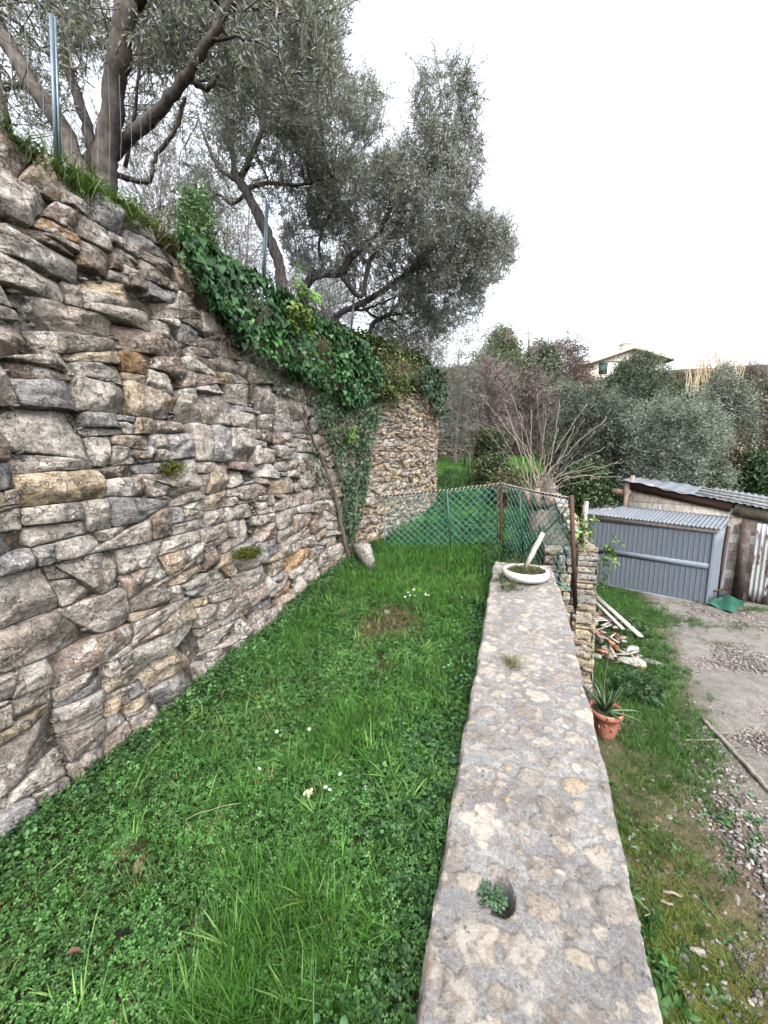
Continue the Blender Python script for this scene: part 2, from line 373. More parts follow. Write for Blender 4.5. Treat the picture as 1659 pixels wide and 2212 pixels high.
def low(x, y):
    x = np.asarray(x, float); y = np.asarray(y, float)
    z = -1.22 - .045*(y-2.5)
    yy = np.maximum(y-11.5, 0); z = z + .38*np.minimum(yy, 12) + .33*np.maximum(yy-12, 0) - .004*np.maximum(y-35, 0)**1.5
    z = z + .14*np.clip(7-x, 0, 14)*np.clip((y-10)/12, 0, 1)
    z = z + .22*np.clip((1.9-x)/1.1, 0, 1)*np.clip((7-y)/3, 0, 1)*.6
    return z + .02*np.sin(2*x+y*1.3)
def upg(x, y):
    d = np.maximum(wallx(y)-bat(y)*2.7-.16-x, 0); return 2.74 + .05*np.clip(y-3, 0, 20) + np.interp(y, [4.2, 5.5], [.60, .30])*np.minimum(d, 1.2) + .08*np.maximum(d-1.2, 0)
def sheet(name, xs, ys, fz, m, colf=None, nz=.0, nsc=3.):
    X, Y = np.meshgrid(xs, ys); Z = fz(X, Y)
    if nz: Z = Z + nz*wn(np.stack([X.ravel(), Y.ravel(), X.ravel()*0], 1), nsc).reshape(X.shape)
    V = np.stack([X.ravel(), Y.ravel(), Z.ravel()], 1); nx = len(xs)
    I = (np.arange(len(ys)-1)[:, None]*nx+np.arange(nx-1)[None]).ravel()
    F = np.stack([I, I+1, I+nx+1, I+nx], 1)
    c = colf(V) if colf else (.1, .1, .1)
    o = B().add(V, F, c).build(name, m, smooth=True); return tag(o, kind='structure')
# ================================================================== SETTING
def yard_col(V):
    x, y = V[:, 0], V[:, 1]; n = wn(V*np.array([1, 1, 0]), 1.6)*.5; n2 = wn(V*np.array([1, 1, 0])+5, 4)*.4
    grav = .95*np.clip((x-1.35-.16*(y-2)+n*.35)/.45, 0, 1); 
    moss = np.clip(1.15-np.abs(x-.95)/.45+n2*.5, 0, 1)*np.clip((3.1-y)/.8, 0, 1)
    dirt = np.array([.12, .09, .065]); g = np.array([.20, .185, .17]); ms = np.array([.12, .13, .02]); gr = np.array([.05, .08, .025])
    c = dirt+(g-dirt)*grav[:, None]; c = c+(ms-c)*(moss*.8)[:, None]
    gm = (np.clip(1.3-np.abs(x-1.35-.04*y)/.7+n*.6, 0, 1)*np.clip((y-3)/1.2, 0, 1)*(1-grav*.7))
    c = c+(gr-c)*(gm*.75)[:, None]; far = np.clip((y-10.5)/1.5, 0, 1)[:, None]
    c = c + (np.array([.06, .07, .035])-c)*far; bare = np.clip(1-np.hypot((x-4.2)/1.2, (y-9.4)/.7), 0, 1)[:, None]*.8
    return np.clip(c+(np.array([.20, .17, .14])-c)*bare, .01, 1)
sheet('gravel_yard', np.arange(.30, 9, .06), np.arange(-3, 12, .06), low, M['yard'], yard_col, .03, 2.5)
def hillz(x, y): return low(x, y) - .02 - .5*((x > .6) & (x < 8.8) & (y < 11.8) & (y > -2.9)) - 1.2*((x <= .6) & (y < 16))*np.clip((16-y)/3, 0, 1)
sheet('hillside', np.concatenate([np.arange(-60, -8, 4.), np.arange(-8, 30, .5), np.arange(30, 400, 12.)]), np.concatenate([np.arange(-60, -3, 6.), np.arange(-3, 40, .5), np.arange(40, 400, 8.)]), 
      lambda x, y: np.where(y > 60, low(x, 60.)+0*y, hillz(x, y)), M['hill'], None, .05, 1)
sheet('terrace_ground', np.arange(-2.2, -.08, .05), np.arange(-2.5, 5.2, .05), lambda x, y: terr(x, y), M['soil'], None, .015, 6)
sheet('terrace_corner_ground', np.arange(-.12, .40, .04), np.arange(4.12, 5.4, .04), lambda x, y: terr(x, y)-.02, M['soil'], None, .01, 6)
def terr2(x, y): 
    return terr(x, y) + .10*np.maximum(y-9, 0)*0 - 1.6*np.clip((x-.62-.0*y)/.12, 0, 1)
sheet('terrace_path_ground', np.arange(-4.5, .8, .07), np.arange(5.15, 17.5, .1), terr2, M['soil'], None, .02, 4)
sheet('upper_terrace_ground', np.concatenate([np.arange(-40, -6, 2.), np.arange(-6, -1.40, .06)]), np.arange(-3, 16, .12),
      lambda x, y: upg(x, y) - 4*np.clip((x-(wallx(y)-bat(y)*2.7-.16))/.05, 0, 1), M['bank'], None, .03, 3)
# ================================================================== RUBBLE STONES
def clip_poly(P, n, d):
    """half plane n.p <= d"""
    out = []
    for i in range(len(P)):
        a, b = P[i], P[(i+1) % len(P)]; da, db = a@n-d, b@n-d
        if da <= 0: out.append(a)
        if da*db < 0: out.append(a+(b-a)*(da/(da-db)))
    return np.array(out) if len(out) > 2 else None
def area(P): x, y = P[:, 0], P[:, 1]; return .5*abs(np.dot(x, np.roll(y, -1))-np.dot(y, np.roll(x, -1)))
def cut(P, asp, amin, amed, asig, out, hang=.10, vang=.35, target=None):
    if target is None: target = min(2.0*amed, max(amin, amed*math.exp(random.gauss(0, asig))))
    a = area(P)
    if a < target*1.3: out.append(P); return
    w, h = np.ptp(P[:, 0]), np.ptp(P[:, 1]); 
    f = random.uniform(.3, .7)
    if random.random() < .14: f = random.choice((.16, .84))
    if w/h > asp*random.uniform(.8, 1.6):
        th = random.gauss(0, vang); n = np.array([math.cos(th), math.sin(th)]); c = np.array([P[:, 0].min()+f*w, P[:, 1].mean()])
    else:
        th = random.gauss(0, hang); n = np.array([-math.sin(th), math.cos(th)]); c = np.array([P[:, 0].mean(), P[:, 1].min()+f*h])
    d = c@n; p1 = clip_poly(P, n, d); p2 = clip_poly(P, -n, -d)
    for p in (p1, p2):
        if p is not None and area(p) > 1e-4:
            cut(p, asp, amin, amed, asig, out, hang, vang, None if random.random() < .6 else target)
def layout(x0, x1, z0, z1, bw, bh, asp, amin, amed, asig, hang=.10, vang=.35):
    out = []; nr = int((z1-z0)/bh)+1; 
    rows = [z0+i*bh+random.uniform(-.25, .25)*bh for i in range(nr+1)]
    for r in range(nr):
        x = x0-random.random()*bw
        while x < x1:
            w_ = bw*random.uniform(.6, 1.4); s = random.uniform(-.1, .1)*bh
            P = np.array([(x, rows[r]), (x+w_, rows[r]), (x+w_, rows[r+1]), (x, rows[r+1])]); cut(P, asp, amin, amed, asig, out, hang, vang); x += w_
    return out
PAL = [((.29, .27, .25), 5), ((.26, .235, .21), 5), ((.33, .31, .285), 5), ((.225, .225, .23), 3), ((.29, .245, .19), 1.8), ((.33, .275, .20), .8), ((.22, .18, .155), 3), ((.40, .385, .37), 1.3), ((.30, .20, .11), .15)]
PALW = [((.33, .28, .225), 5), ((.29, .245, .19), 4), ((.36, .31, .24), 4), ((.26, .23, .195), 3), ((.34, .26, .16), 1.5), ((.28, .265, .245), 3)]
def pick(pal):
    c = np.array(random.choices([p[0] for p in pal], [p[1] for p in pal])[0]); return c*random.uniform(.85, 1.2)*np.array([1.09, 1.05, .99])
RINGS = [(1.0, -.16), (1.01, -.03), (1.0, -.010), (.975, -.002), (.91, 0), (.78, 0), (.62, 0), (.45, 0), (.27, 0), (.1, 0)]
def stone(b, P, emb, pal, gap=.006, prot=.035, N=30, rough=1., rings=RINGS, tiltA=.16, warp=None):
    c = P.mean(0); w, h = np.ptp(P[:, 0]), np.ptp(P[:, 1]); 
    if min(w, h) < .016: return
    # inset towards the centre, resample the outline, round the corners
    size = math.sqrt(area(P)); k = max(.3, 1-2*gap/max(min(w, h), .02))
    Q = c+(P-c)*np.array([max(.4, 1-2*gap/w), max(.4, 1-2*gap/h)])
    E = np.roll(Q, -1, 0)-Q; L = np.linalg.norm(E, axis=1); T = L.sum(); cum = np.concatenate([[0], np.cumsum(L)])
    ts = (np.arange(N)+random.random())*T/N; o = []
    for t in ts:
        t = t % T; i = min(np.searchsorted(cum, t, 'right')-1, len(Q)-1); o.append(Q[i]+E[i]*((t-cum[i])/max(L[i], 1e-9)))
    for q_ in Q: 
        dd_ = [np.hypot(*(p_-q_)) for p_ in o]; o[int(np.argmin(dd_))] = q_
    o = np.array(o)
    o = .74*o+.13*(np.roll(o, 1, 0)+np.roll(o, -1, 0))
    so_ = rng.uniform(0, 100); 
    a = np.arange(N)*2*math.pi/N; j = sum(rng.normal(0, .016/k2**.5)*np.cos(k2*a+rng.uniform(0, 6.28)) for k2 in range(2, 13))
    o = c+(o-c)*(1+j*rough)[:, None]
    if warp is not None: o = warp(o); c = warp(c[None])[0]
    tl = rng.normal(0, tiltA, 2); pr = random.uniform(-prot, prot)*.7; fac = [(rng.normal(0, .34, 2), random.uniform(.0, .16)*min(w, h)) for _ in range(4)]
    V = []; D = []
    mn = min(w, h)
    for i, (t, d) in enumerate(rings):
        q = c+(o-c)*t; dd = np.full(N, d if i < 2 else d*min(1, mn/.10))
        if i >= 1:
            uv = q-c; dd = dd+uv@tl
            for (gv, off) in fac: dd = np.minimum(dd, (d if i < 2 else 0)+off-uv@gv+.012)
            dd += .006*min(1, mn/.09)*(1-t*t)
        V.append(q); D.append(dd+pr if i else np.full(N, d))
    V.append(c[None]); D.append(np.array([pr+.012])); V = np.concatenate(V); D = np.concatenate(D)
    # fractal roughness of the face
    sc0 = 1/max(size, .04)
    nz = np.array([noise.fractal(Vector((v[0]*14+so_, v[1]*20, so_)), .9, 2.1, 4) for v in V])*.012*rough*min(1, mn/.07)
    nz += np.array([abs(noise.noise(Vector((v[0]*6+so_, v[1]*9+3, so_)))) for v in V])*-.018*min(1, mn/.1)
    D[N:] += nz[N:]
    n = len(rings); F = []
    for i in range(n-1):
        for k in range(N): a_ = i*N+k; b_ = i*N+(k+1) % N; F.append((a_, b_, b_+N, a_+N))
    F3 = [((n-1)*N+k, (n-1)*N+(k+1) % N, n*N) for k in range(N)]
    b.add(emb(V, D), [np.array(F3), np.array(F)], pick(pal))
def nwall(y):
    dx = (wallx(y+.05)-wallx(y-.05))/.1; n = np.stack([np.ones_like(dx), -dx, np.zeros_like(dx)], -1); return n/np.linalg.norm(n, axis=-1, keepdims=True)
def emb_main(V, D):
    y, z = V[:, 0], V[:, 1]; n = nwall(y); zb = terr(-1.8, y)
    x = wallx(y)-bat(y)*(z-zb); return np.stack([x, y, z], 1)+n*D[:, None]+np.stack([0*y, 0*y, bat(y)*D], 1)
def warp_main(P): 
    Q = P.copy(); Q3 = np.stack([P[:, 0], P[:, 1], P[:, 0]*0], 1)
    Q[:, 1] += .016*wn(Q3, 2.2); Q[:, 0] += .012*wn(Q3+9, 2.4); return Q
b = B()
for P in layout(-1.6, 4.75, -.5, 3.3, .85, .55, 1.5, .0016, .027, 1.0, .16, .36):
    c = P.mean(0)
    if c[1] > ztop(c[0])-.02 or c[1] < terr(-1.8, c[0])-.3: continue
    if random.random() < np.clip((c[0]-4.4)*3, 0, 1): continue
    near = c[0] < 3
    stone(b, P, emb_main, PAL, .0026, .032, 36 if near else 24, 1., RINGS, .10, warp_main)
for P in layout(4.35, 11.5, 0., 3.0, .5, .3, 1.35, .0012, .0075, .7, .25, .5):
    c = P.mean(0)
    if c[1] > ztop(c[0])-.02 or c[1] < terr(-1.8, c[0])-.12: continue
    stone(b, P, emb_main, PALW, .003, .035, 16, 1., [RINGS[i] for i in (0, 1, 2, 4, 6, 8)], .2, warp_main)
lw = empty('rubble_wall', (-1.8, 2, 0), 'tall retaining wall of grey and ochre rubble along the left of the grass terrace', 'stone wall')
b.build('stone_facing', M['stone'], lw)
# dark fill behind the facing, with small chinking stones in it
b = B(); ys = np.arange(-1.7, 12, .1); zz = np.linspace(0, 1, 30); Y, T_ = np.meshgrid(ys, zz); Zb = terr(-1.8, Y)-.3; Z = Zb+(ztop(Y)-.05-Zb)*T_
V = emb_main(np.stack([Y.ravel(), Z.ravel()], 1), np.full(Y.size, -.07)+.02*wn(np.stack([Y.ravel(), Z.ravel(), Y.ravel()*0], 1), 14)*.5 + .045*np.clip((Y.ravel()-4.4)*2, 0, 1))
I = (np.arange(len(zz)-1)[:, None]*len(ys)+np.arange(len(ys)-1)[None]).ravel(); F = np.stack([I, I+1, I+len(ys)+1, I+len(ys)], 1)
bc = np.where((Y.ravel() > 4.6)[:, None], [.22, .19, .15], [.10, .09, .075]); b.add(V, F, bc)
b.build('earth_fill', M['rock'], lw)
b = B(); N = 5200; y = rng.uniform(-.5, 4.7, N); z = rng.uniform(-.2, 2.8, N); k = z < ztop(y)-.05; y, z = y[k], z[k]; N = len(y)
P = emb_main(np.stack([y, z], 1), rng.uniform(-.085, -.045, N))
for i in range(8):
    s = slice(i, None, 8); n = len(y[s]); S = rng.uniform(.008, .026, n)
    scatter(b, RK[i][0], RK[i][1], P[s], frames(ups(n, .5)), np.stack([S*1.4, S*1.4, S*.7], 1), (.27, .25, .23), .25)
b.build('chinking_stones', M['rock'], lw)
# moss cushions on two stones
b = B()
for (yy, zz_) in ((1.85, 1.42), (2.35, .80), (2.47, .77)):
    N = 900; q = rng.normal(0, 1, (N, 2))*np.array([.045, .016]); pp = emb_main(np.stack([yy+q[:, 0], zz_+q[:, 1]], 1), rng.uniform(.0, .03, N)+.02)
    tv, tf = leaf_tpl(1, .5); scatter(b, tv, tf, pp, frames(rng.normal(0, 1, (N, 3))+[1, 0, 1]), np.full(N, .014), (.10, .12, .015), .3)
b.build('moss', M['grass'], lw)
# ------------------------------------------------------------------ low mortared wall
lo = empty('low_stone_wall', (.11, 2, 0), 'long low mortared stone wall with flat lichen spotted top running away from the viewer', 'low wall')
XL, XR = -.19, .41
def wy(y, s_): q = np.asarray(y, float); return wn(np.stack([q.ravel(), q.ravel()*0, q.ravel()*0+2.7], 1), s_).reshape(q.shape)
def edgeL(y): return XL + .003*np.sin(3*y)+.0035*wy(y, 7)+.0025*wy(y, 26)+.0015*wy(y, 70)
def edgeR(y): return XR - .05*np.clip((y-3.2)/.9, 0, 1) + .004*np.sin(3.3*y+2)+.006*wy(y+9, 5)+.004*wy(y+9, 19)+.002*wy(y+9, 60)
ys = np.arange(-.6, 4.16, .0075); us = np.linspace(0, 1, 84); U, Y = np.meshgrid(us, ys); X = edgeL(Y)+(edgeR(Y)-edgeL(Y))*U
sd = np.full(X.shape, -1.); colr = np.zeros(X.shape+(3,)); hgt = np.zeros(X.shape); placed = []
CP = [((.31, .29, .255), 4), ((.35, .33, .30), 4), ((.225, .20, .18), 5), ((.29, .26, .22), 3), ((.26, .24, .22), 5), ((.22, .205, .195), 3), ((.35, .30, .22), 1)]
hx, hy = -.005, 1.15
for tries in range(5000):
    r = random.choice((.02, .03, .045, .06, .08)) * random.uniform(.8, 1.2); cx, cy = random.uniform(XL-.02, XR+.02), random.uniform(-.6, 4.2)
    if any((cx-q[0])**2+((cy-q[1])*1.15)**2 < ((r+q[2])*1.04)**2 for q in placed) or math.hypot(cx-hx, cy-hy) < r+.05: continue
    placed.append((cx, cy, r)); th = random.gauss(0, .5); asp = random.uniform(.6, .95)
    dx, dy = X-cx, Y-cy; sel = (abs(dx) < r*1.6) & (abs(dy) < r*1.6); 
    a = np.arctan2(dy, dx); u_ = dx*math.cos(th)+dy*math.sin(th); v_ = (-dx*math.sin(th)+dy*math.cos(th))/asp
    ph = [random.uniform(0, 6.3) for _ in range(6)]; pw = random.choice((2, 2.6, 3.5))
    rr = r*(1+sum(random.gauss(0, .07)*np.cos(k*a+ph[k-2]) for k in range(2, 7))); s_ = rr-(np.abs(u_)**pw+np.abs(v_)**pw)**(1/pw)
    up_ = sel & (s_ > sd); sd[up_] = s_[up_]; colr[up_] = pick(CP); hgt[up_] = np.clip(s_[up_]/.012, 0, 1)*random.uniform(-.002, .006)
P3 = np.stack([X.ravel(), Y.ravel(), 0*X.ravel()], 1)
Z = SL*Y + hgt + .006*wn(P3, 5).reshape(X.shape)*.5 + .0025*wn(P3, 28).reshape(X.shape)*.6 + .0012*wn(P3+3, 80).reshape(X.shape)
ed = np.minimum(U, 1-U)*(XR-XL); Z -= .02*np.clip(1-ed/.02, 0, 1)**2*(1+.6*np.sin(17*Y)) + .03*np.clip(1-ed/.05, 0, 1)*np.clip(wn(P3+7, 6).reshape(X.shape)-.5, 0, 1)
hr = np.hypot(X-hx, (Y-hy)*.88)*(1+.06*np.sin(3*np.arctan2(Y-hy, X-hx))); Z -= .13*np.clip((.058-hr)/.007, 0, 1)
crack = np.exp(-((Y-2.56-.03*np.sin(X*30))/.007)**2)*np.clip((X-.12)/.03, 0, 1)*np.clip((.34-X)/.03, 0, 1); Z -= .02*crack
Vt = np.stack([X.ravel(), Y.ravel(), Z.ravel()], 1); nx = len(us)
I = (np.arange(len(ys)-1)[:, None]*nx+np.arange(nx-1)[None]).ravel(); F = np.stack([I, I+1, I+nx+1, I+nx], 1)
b = B().add(Vt, F, colr.reshape(-1, 3)); sdl = [sd.ravel()]
o = b.build('wall_top', M['mortar'], lo, smooth=True)
at = o.data.attributes.new('sd', 'FLOAT', 'POINT'); at.data.foreach_set('value', np.concatenate(sdl).astype('f'))
def emb_plane(P0, U3, N3): 
    P0, U3, N3 = map(lambda a: np.array(a, float), (P0, U3, N3)); return lambda V, D: P0+V[:, :1]*U3+V[:, 1:2]*np.array([0, 0, 1.])+D[:, None]*N3
# side faces: real stones too
b = B()
def embR(V, D): y, z = V[:, 0], V[:, 1]; return np.stack([edgeR(y)-.012+D, y, z+SL*y], 1)
def embL(V, D): y, z = V[:, 0], V[:, 1]; return np.stack([edgeL(y)+.015-D, y, z+SL*y], 1)
for P in layout(-.6, 4.1, -1.9, -.004, .6, .35, 1.7, .002, .012, .7):
    P = np.clip(P, [-.6, -1.9], [4.16, -.012])
    if area(P) > .0008: stone(b, P, embR, PAL, .006, .012, 18, .8, [RINGS[i] for i in (0, 1, 2, 4, 6, 8)], .08)
for P in layout(-.6, 4.1, -.42, -.004, .5, .2, 1.7, .002, .01, .6):
    P = np.clip(P, [-.6, -.42], [4.16, -.012])
    if area(P) > .0008: stone(b, P, embL, PAL, .005, .008, 16, .8, [RINGS[i] for i in (0, 1, 2, 4, 6, 8)], .06)
b.build('side_stones', M['stone'], lo, smooth=True)
b = B(); 
V, F = box(XL+.06, XR-.10, -.6, 4.10, -2.2, -.16); V[:, 2] += SL*V[:, 1]; b.add(V, F, (.12, .11, .095)); b.build('mortar_core', M['rock'], lo)
# ------------------------------------------------------------------ stone pier / retaining wall beyond the low wall
pr = empty('stone_pier', (.6, 4.3, -1.2), 'square end of a rough retaining wall standing right of the green mesh fence', 'stone wall')
b = B()
PP = [((.30, .27, .22), 4), ((.27, .27, .27), 3), ((.36, .31, .23), 3), ((.24, .20, .155), 2)]
def emb_face(V, D): return np.stack([V[:, 0]+.03*(-V[:, 1]), 4.18-D, V[:, 1]], 1)
def warp_s(P): Q = P.copy(); Q3 = np.stack([P[:, 0], P[:, 1], P[:, 0]*0], 1); Q[:, 1] += .012*wn(Q3, 5); return Q
for P in layout(.30, .78, -1.5, .58, .36, .24, 1.5, .004, .014, .45, .06, .12):
    P = np.clip(P, [.30, -1.5], [.79, .60])
    if area(P) > .001: stone(b, P, emb_face, PP, .007, .02, 24, .8, RINGS, .12, warp_s)
def emb_side(V, D): return np.stack([.79+.03*(-V[:, 1])+D-.02, V[:, 0], V[:, 1]], 1)
for P in layout(4.18, 11, -2, 1.0, .6, .4, 1.6, .003, .014, .5):
    P = np.clip(P, [4.17, -2], [11, 1.1]); c = P.mean(0)
    if area(P) > .001 and c[1] < .6+.06*(c[0]-4): stone(b, P, emb_side, PP, .006, .025, 16, .8, [RINGS[i] for i in (0, 1, 2, 4, 6, 8)], .15)
b.build('stone_facing', M['stone'], pr, smooth=True)
b = B(); V, F = box(.30, .72, 4.27, 11, -2.2, .5); V[4:, 2] += .08*(V[4:, 1]-4.2); b.add(V, F, (.11, .10, .085)); b.build('earth_fill', M['rock'], pr)
# far wall across the end of the grass path
b = B(); fwp = empty('far_rubble_wall', (-2.6, 15, 1.4), 'small dark rubble wall far off at the end of the grass path', 'stone wall')
def emb_far(V, D): return np.stack([V[:, 0], 15-D+.25*(V[:, 0]+2), V[:, 1]], 1)
for P in layout(-4.5, -1.7, 1.2, 3.0, .7, .5, 1.6, .006, .02, .5):
    c = P.mean(0)
    if c[1] < 2.95-.35*max(0, c[0]+2.4): stone(b, P, emb_far, PP, .012, .04, 14, 1, [RINGS[i] for i in (0, 1, 2, 4, 6, 8)], .2)
b.build('stone_facing', M['stone'], fwp, smooth=True)
V, F = box(-4.5, -1.75, 15.25, 15.7, .8, 2.8); b = B(); b.add(V, F, (.08, .075, .06)); b.build('earth_fill', M['rock'], fwp)
# ================================================================== TREES
def ell(cx, cy, rx, ry, Y0, Y1, n):
    """n points in an ellipse measured in the photo, spread over a depth range"""
    out = []
    while len(out) < n:
        u, v = rng.uniform(-1, 1, 2)
        if u*u+v*v < 1: out.append(A(cx+u*rx, cy+v*ry, rng.uniform(Y0, Y1)))
    return np.array(out)
def clumpy(P, s, keep):
    q = wn(P, s); return P[q > np.quantile(q, 1-keep)]
def olive(name_label, base, limbs, blobs, group, col=(.25, .26, .27), dens=.55, tws=1., bark=(.085, .07, .06), gaps=.5, up=.6):
    root = empty('olive_tree', base, name_label, 'tree', group)
    b = B(); nodes = []
    for pts, r0, r1 in limbs:
        P = smooth_path(pts, 6, .005); rad = np.linspace(r0, r1, len(P))*(1+rng.normal(0, .05, len(P)))
        v, f = tube(P, rad, 9, True, .06); b.add(v, f, np.array(bark)*rng.uniform(.9, 1.35)); nodes += [(p, r) for p, r in zip(P, rad)]
    NP = np.array([p for p, r in nodes]); lb = B(); allp = []
    bb = B()
    for e in blobs:
        n = int(e[6]*dens); P = clumpy(ell(*e[:6], int(n/gaps)), 3.4, gaps); allp.append(P)
        # secondary branches reach from the limbs into the crown
        k = max(4, n//45); 
        for q in P[rng.choice(len(P), k)]:
            d = np.linalg.norm(NP-q, axis=1); i = int(np.argmin(d+.3*rng.random(len(d)))); p0 = NP[i]; L = d[i]
            mid = (p0+q)/2+rng.normal(0, .10*L, 3)+[0, 0, .06*L]; r = min(nodes[i][1]*.55, .006+.012*L)
            v, f = tube(smooth_path([p0, mid, q], 5, .01*L), np.linspace(r, .0025, 11), 4, False); bb.add(v, f, np.array(bark)*rng.uniform(.8, 1.2))
    P = np.concatenate(allp); D = rng.normal(0, .75, (len(P), 3)); D[:, 2] += up; 
    Mx = frames(D); cc = np.array(col)*(1+.22*np.clip(wn(P, 1.8), -1.5, 1.5))[:, None]
    for i in range(4):
        s = slice(i, None, 4); scatter(lb, TW[i][0], TW[i][1], P[s]-D[s]/np.linalg.norm(D[s], axis=1)[:, None]*.12, Mx[s], rng.uniform(.8, 1.2, len(P[s]))*tws, cc[s], .12, TW[i][2])
    b.build('trunk', M['bark'], root, smooth=True); bb.build('branches', M['bark'], root)
    lb.build('crown', M['olive'], root); return root
GT = 'olive trees on the upper terrace'
def L(Y, *pts): return [A(x, y, Y + (q[0] if q else 0)) for x, y, *q in pts]
# nearest tree, several trunks from one stool
olive('nearest olive tree, with several thick leaning trunks, at the top left above the wall', A(225, 400, 2.5)-np.array([0, 0, .25]),
      [(L(2.5, (224, 450), (228, 400), (230, 330), (245, 210), (262, 90), (270, 10), (255, -90), (240, -200)), .085, .06),
       (L(2.55, (268, 20), (330, -30), (420, -120)), .06, .03),
       (L(2.45, (195, 410), (165, 355), (120, 250), (60, 170), (5, 80), (-60, 10), (-140, -80)), .075, .04),
       (L(2.6, (190, 430), (190, 385), (195, 300), (165, 200), (140, 110), (150, 20), (120, -80)), .045, .03),
       (L(2.6, (215, 370), (250, 330), (330, 250), (395, 175), (430, 120), (480, 40), (500, -60)), .05, .025),
       (L(2.7, (415, 175), (450, 190), (470, 160)), .022, .012),
       (L(2.7, (240, 375), (300, 392), (325, 385), (335, 345), (380, 280), (400, 210)), .022, .012),
       (L(2.9, (270, 360), (290, 250), (300, 140), (290, 30)), .016, .008), (L(2.6, (5, 190), (60, 190), (110, 240)), .03, .02),
       (L(2.5, (8, 280), (0, 200), (-20, 100)), .05, .03)],
      [(150, -60, 260, 180, 1.9, 3.4, 900), (60, 110, 130, 160, 2.2, 3.6, 330), (480, 60, 210, 130, 2.4, 4.2, 1150), (600, 120, 130, 150, 2.8, 4.6, 900), (350, 60, 110, 110, 2.4, 3.4, 300), (690, 30, 65, 90, 3.2, 4.4, 320), (470, -60, 250, 100, 2.4, 4.0, 500),
       (300, 230, 100, 90, 3., 4.2, 70), (230, 200, 180, 120, 3.4, 5.0, 260), (90, 330, 140, 60, 3.6, 5.2, 200)], GT)
olive('olive tree with a dark forked trunk leaning left, second along the upper terrace', A(606, 600, 5.2)-np.array([0, 0, .1]),
      [(L(5.1, (615, 640), (608, 612), (600, 560), (570, 490), (545, 440), (520, 395), (505, 370)), .085, .055),
       (L(5.1, (520, 395), (470, 360), (440, 290), (425, 240)), .035, .012), (L(5.1, (505, 372), (500, 300), (480, 200), (470, 120)), .035, .012),
       (L(5.1, (520, 385), (560, 300), (590, 200), (620, 110)), .045, .015), (L(5.1, (535, 410), (580, 395), (650, 400), (720, 380)), .03, .012),
       (L(5.1, (530, 420), (500, 440), (470, 420), (440, 450)), .025, .01)],
      [(560, 240, 130, 120, 4.2, 5.8, 900), (660, 210, 100, 130, 4.4, 6.0, 1150), (700, 330, 110, 110, 4.8, 6.2, 900), (450, 300, 90, 110, 4.6, 5.8, 320), (780, 240, 50, 80, 5, 6, 330), (640, 400, 100, 70, 4.8, 6.2, 420), (430, 420, 80, 60, 4.8, 6.2, 230)], GT)
olive('olive tree with a curved hook shaped trunk and the tallest crown against the sky', A(655, 645, 6.1)-np.array([0, 0, .15]),
      [(L(6.0, (655, 680), (655, 650), (660, 615), (690, 592), (735, 590), (755, 560), (790, 530), (830, 480), (860, 400)), .09, .03),
       (L(6.0, (735, 590), (780, 640, .2), (800, 560, .3), (850, 500, .3), (900, 400, .2), (940, 260, .1)), .045, .015),
       (L(6.0, (700, 592), (690, 520), (720, 450)), .03, .012)],
      [(780, 440, 120, 110, 5.2, 7.2, 1500), (890, 420, 120, 110, 5.4, 7.4, 1500), (960, 230, 75, 85, 5.8, 6.8, 420), (985, 340, 60, 110, 5.8, 6.8, 520), (900, 330, 60, 60, 5.8, 6.8, 250), (700, 520, 90, 80, 5.4, 7.0, 800), (960, 170, 55, 45, 5.9, 6.6, 120)], GT, tws=1.05)
olive('olive tree whose long low limbs sweep right toward the far end of the wall', A(742, 705, 7.3)-np.array([0, 0, .2]),
      [(L(7.2, (745, 735), (740, 712), (720, 690), (740, 675), (800, 645), (850, 612), (880, 590), (930, 570), (990, 570), (1050, 545)), .075, .02),
       (L(7.2, (850, 612), (900, 580), (930, 540), (1000, 480)), .035, .012), (L(7.2, (745, 672), (800, 665), (860, 640), (940, 630)), .03, .01),
       (L(7.4, (795, 740), (800, 715), (810, 695), (840, 680), (850, 665)), .05, .03), (L(7.4, (820, 690), (790, 670), (770, 640)), .03, .012)],
      [(1000, 540, 110, 90, 6.4, 8.4, 1700), (900, 560, 100, 80, 6.2, 8.4, 1100), (1060, 520, 60, 60, 6.6, 8.0, 420), (820, 600, 100, 70, 6.4, 8.4, 700), (960, 650, 90, 60, 7, 9, 900), (880, 700, 90, 50, 7.2, 9.2, 650)], GT, tws=1.1)
# ------------------------------------------------------------------ background bushes
bt = leaf_tpl(1, .35, .1, .1)
def blob3(c, r, n, shell=.35):
    D = rng.normal(size=(n, 3)); D /= np.linalg.norm(D, axis=1)[:, None]; k = 1+.30*wn(D*2.3+np.array(c), 1.)+.16*wn(D*6+np.array(c), 1.); rad = (shell+(1-shell)*rng.random(n))**.6*k
    return np.array(c)+D*rad[:, None]*np.array(r), D
def tuft_tpl(n, l, wd, seed):
    g = np.random.default_rng(seed); parts = []
    for i in range(n):
        d = g.normal(0, 1, 3); d /= np.linalg.norm(d); s = np.cross(d, g.normal(size=3)); s /= np.linalg.norm(s); o = g.normal(0, l*.8, 3)
        q = np.array([o, o+d*l*.5+s*wd, o+d*l, o+d*l*.5-s*wd]); parts.append((q, np.array([(0, 1, 2, 3)]), np.ones(3)*g.uniform(.65, 1.4)))
    return join(parts)
TF = [tuft_tpl(14, .10, .018, i) for i in range(3)]; TFo = [tuft_tpl(16, .075, .010, 9+i) for i in range(3)]
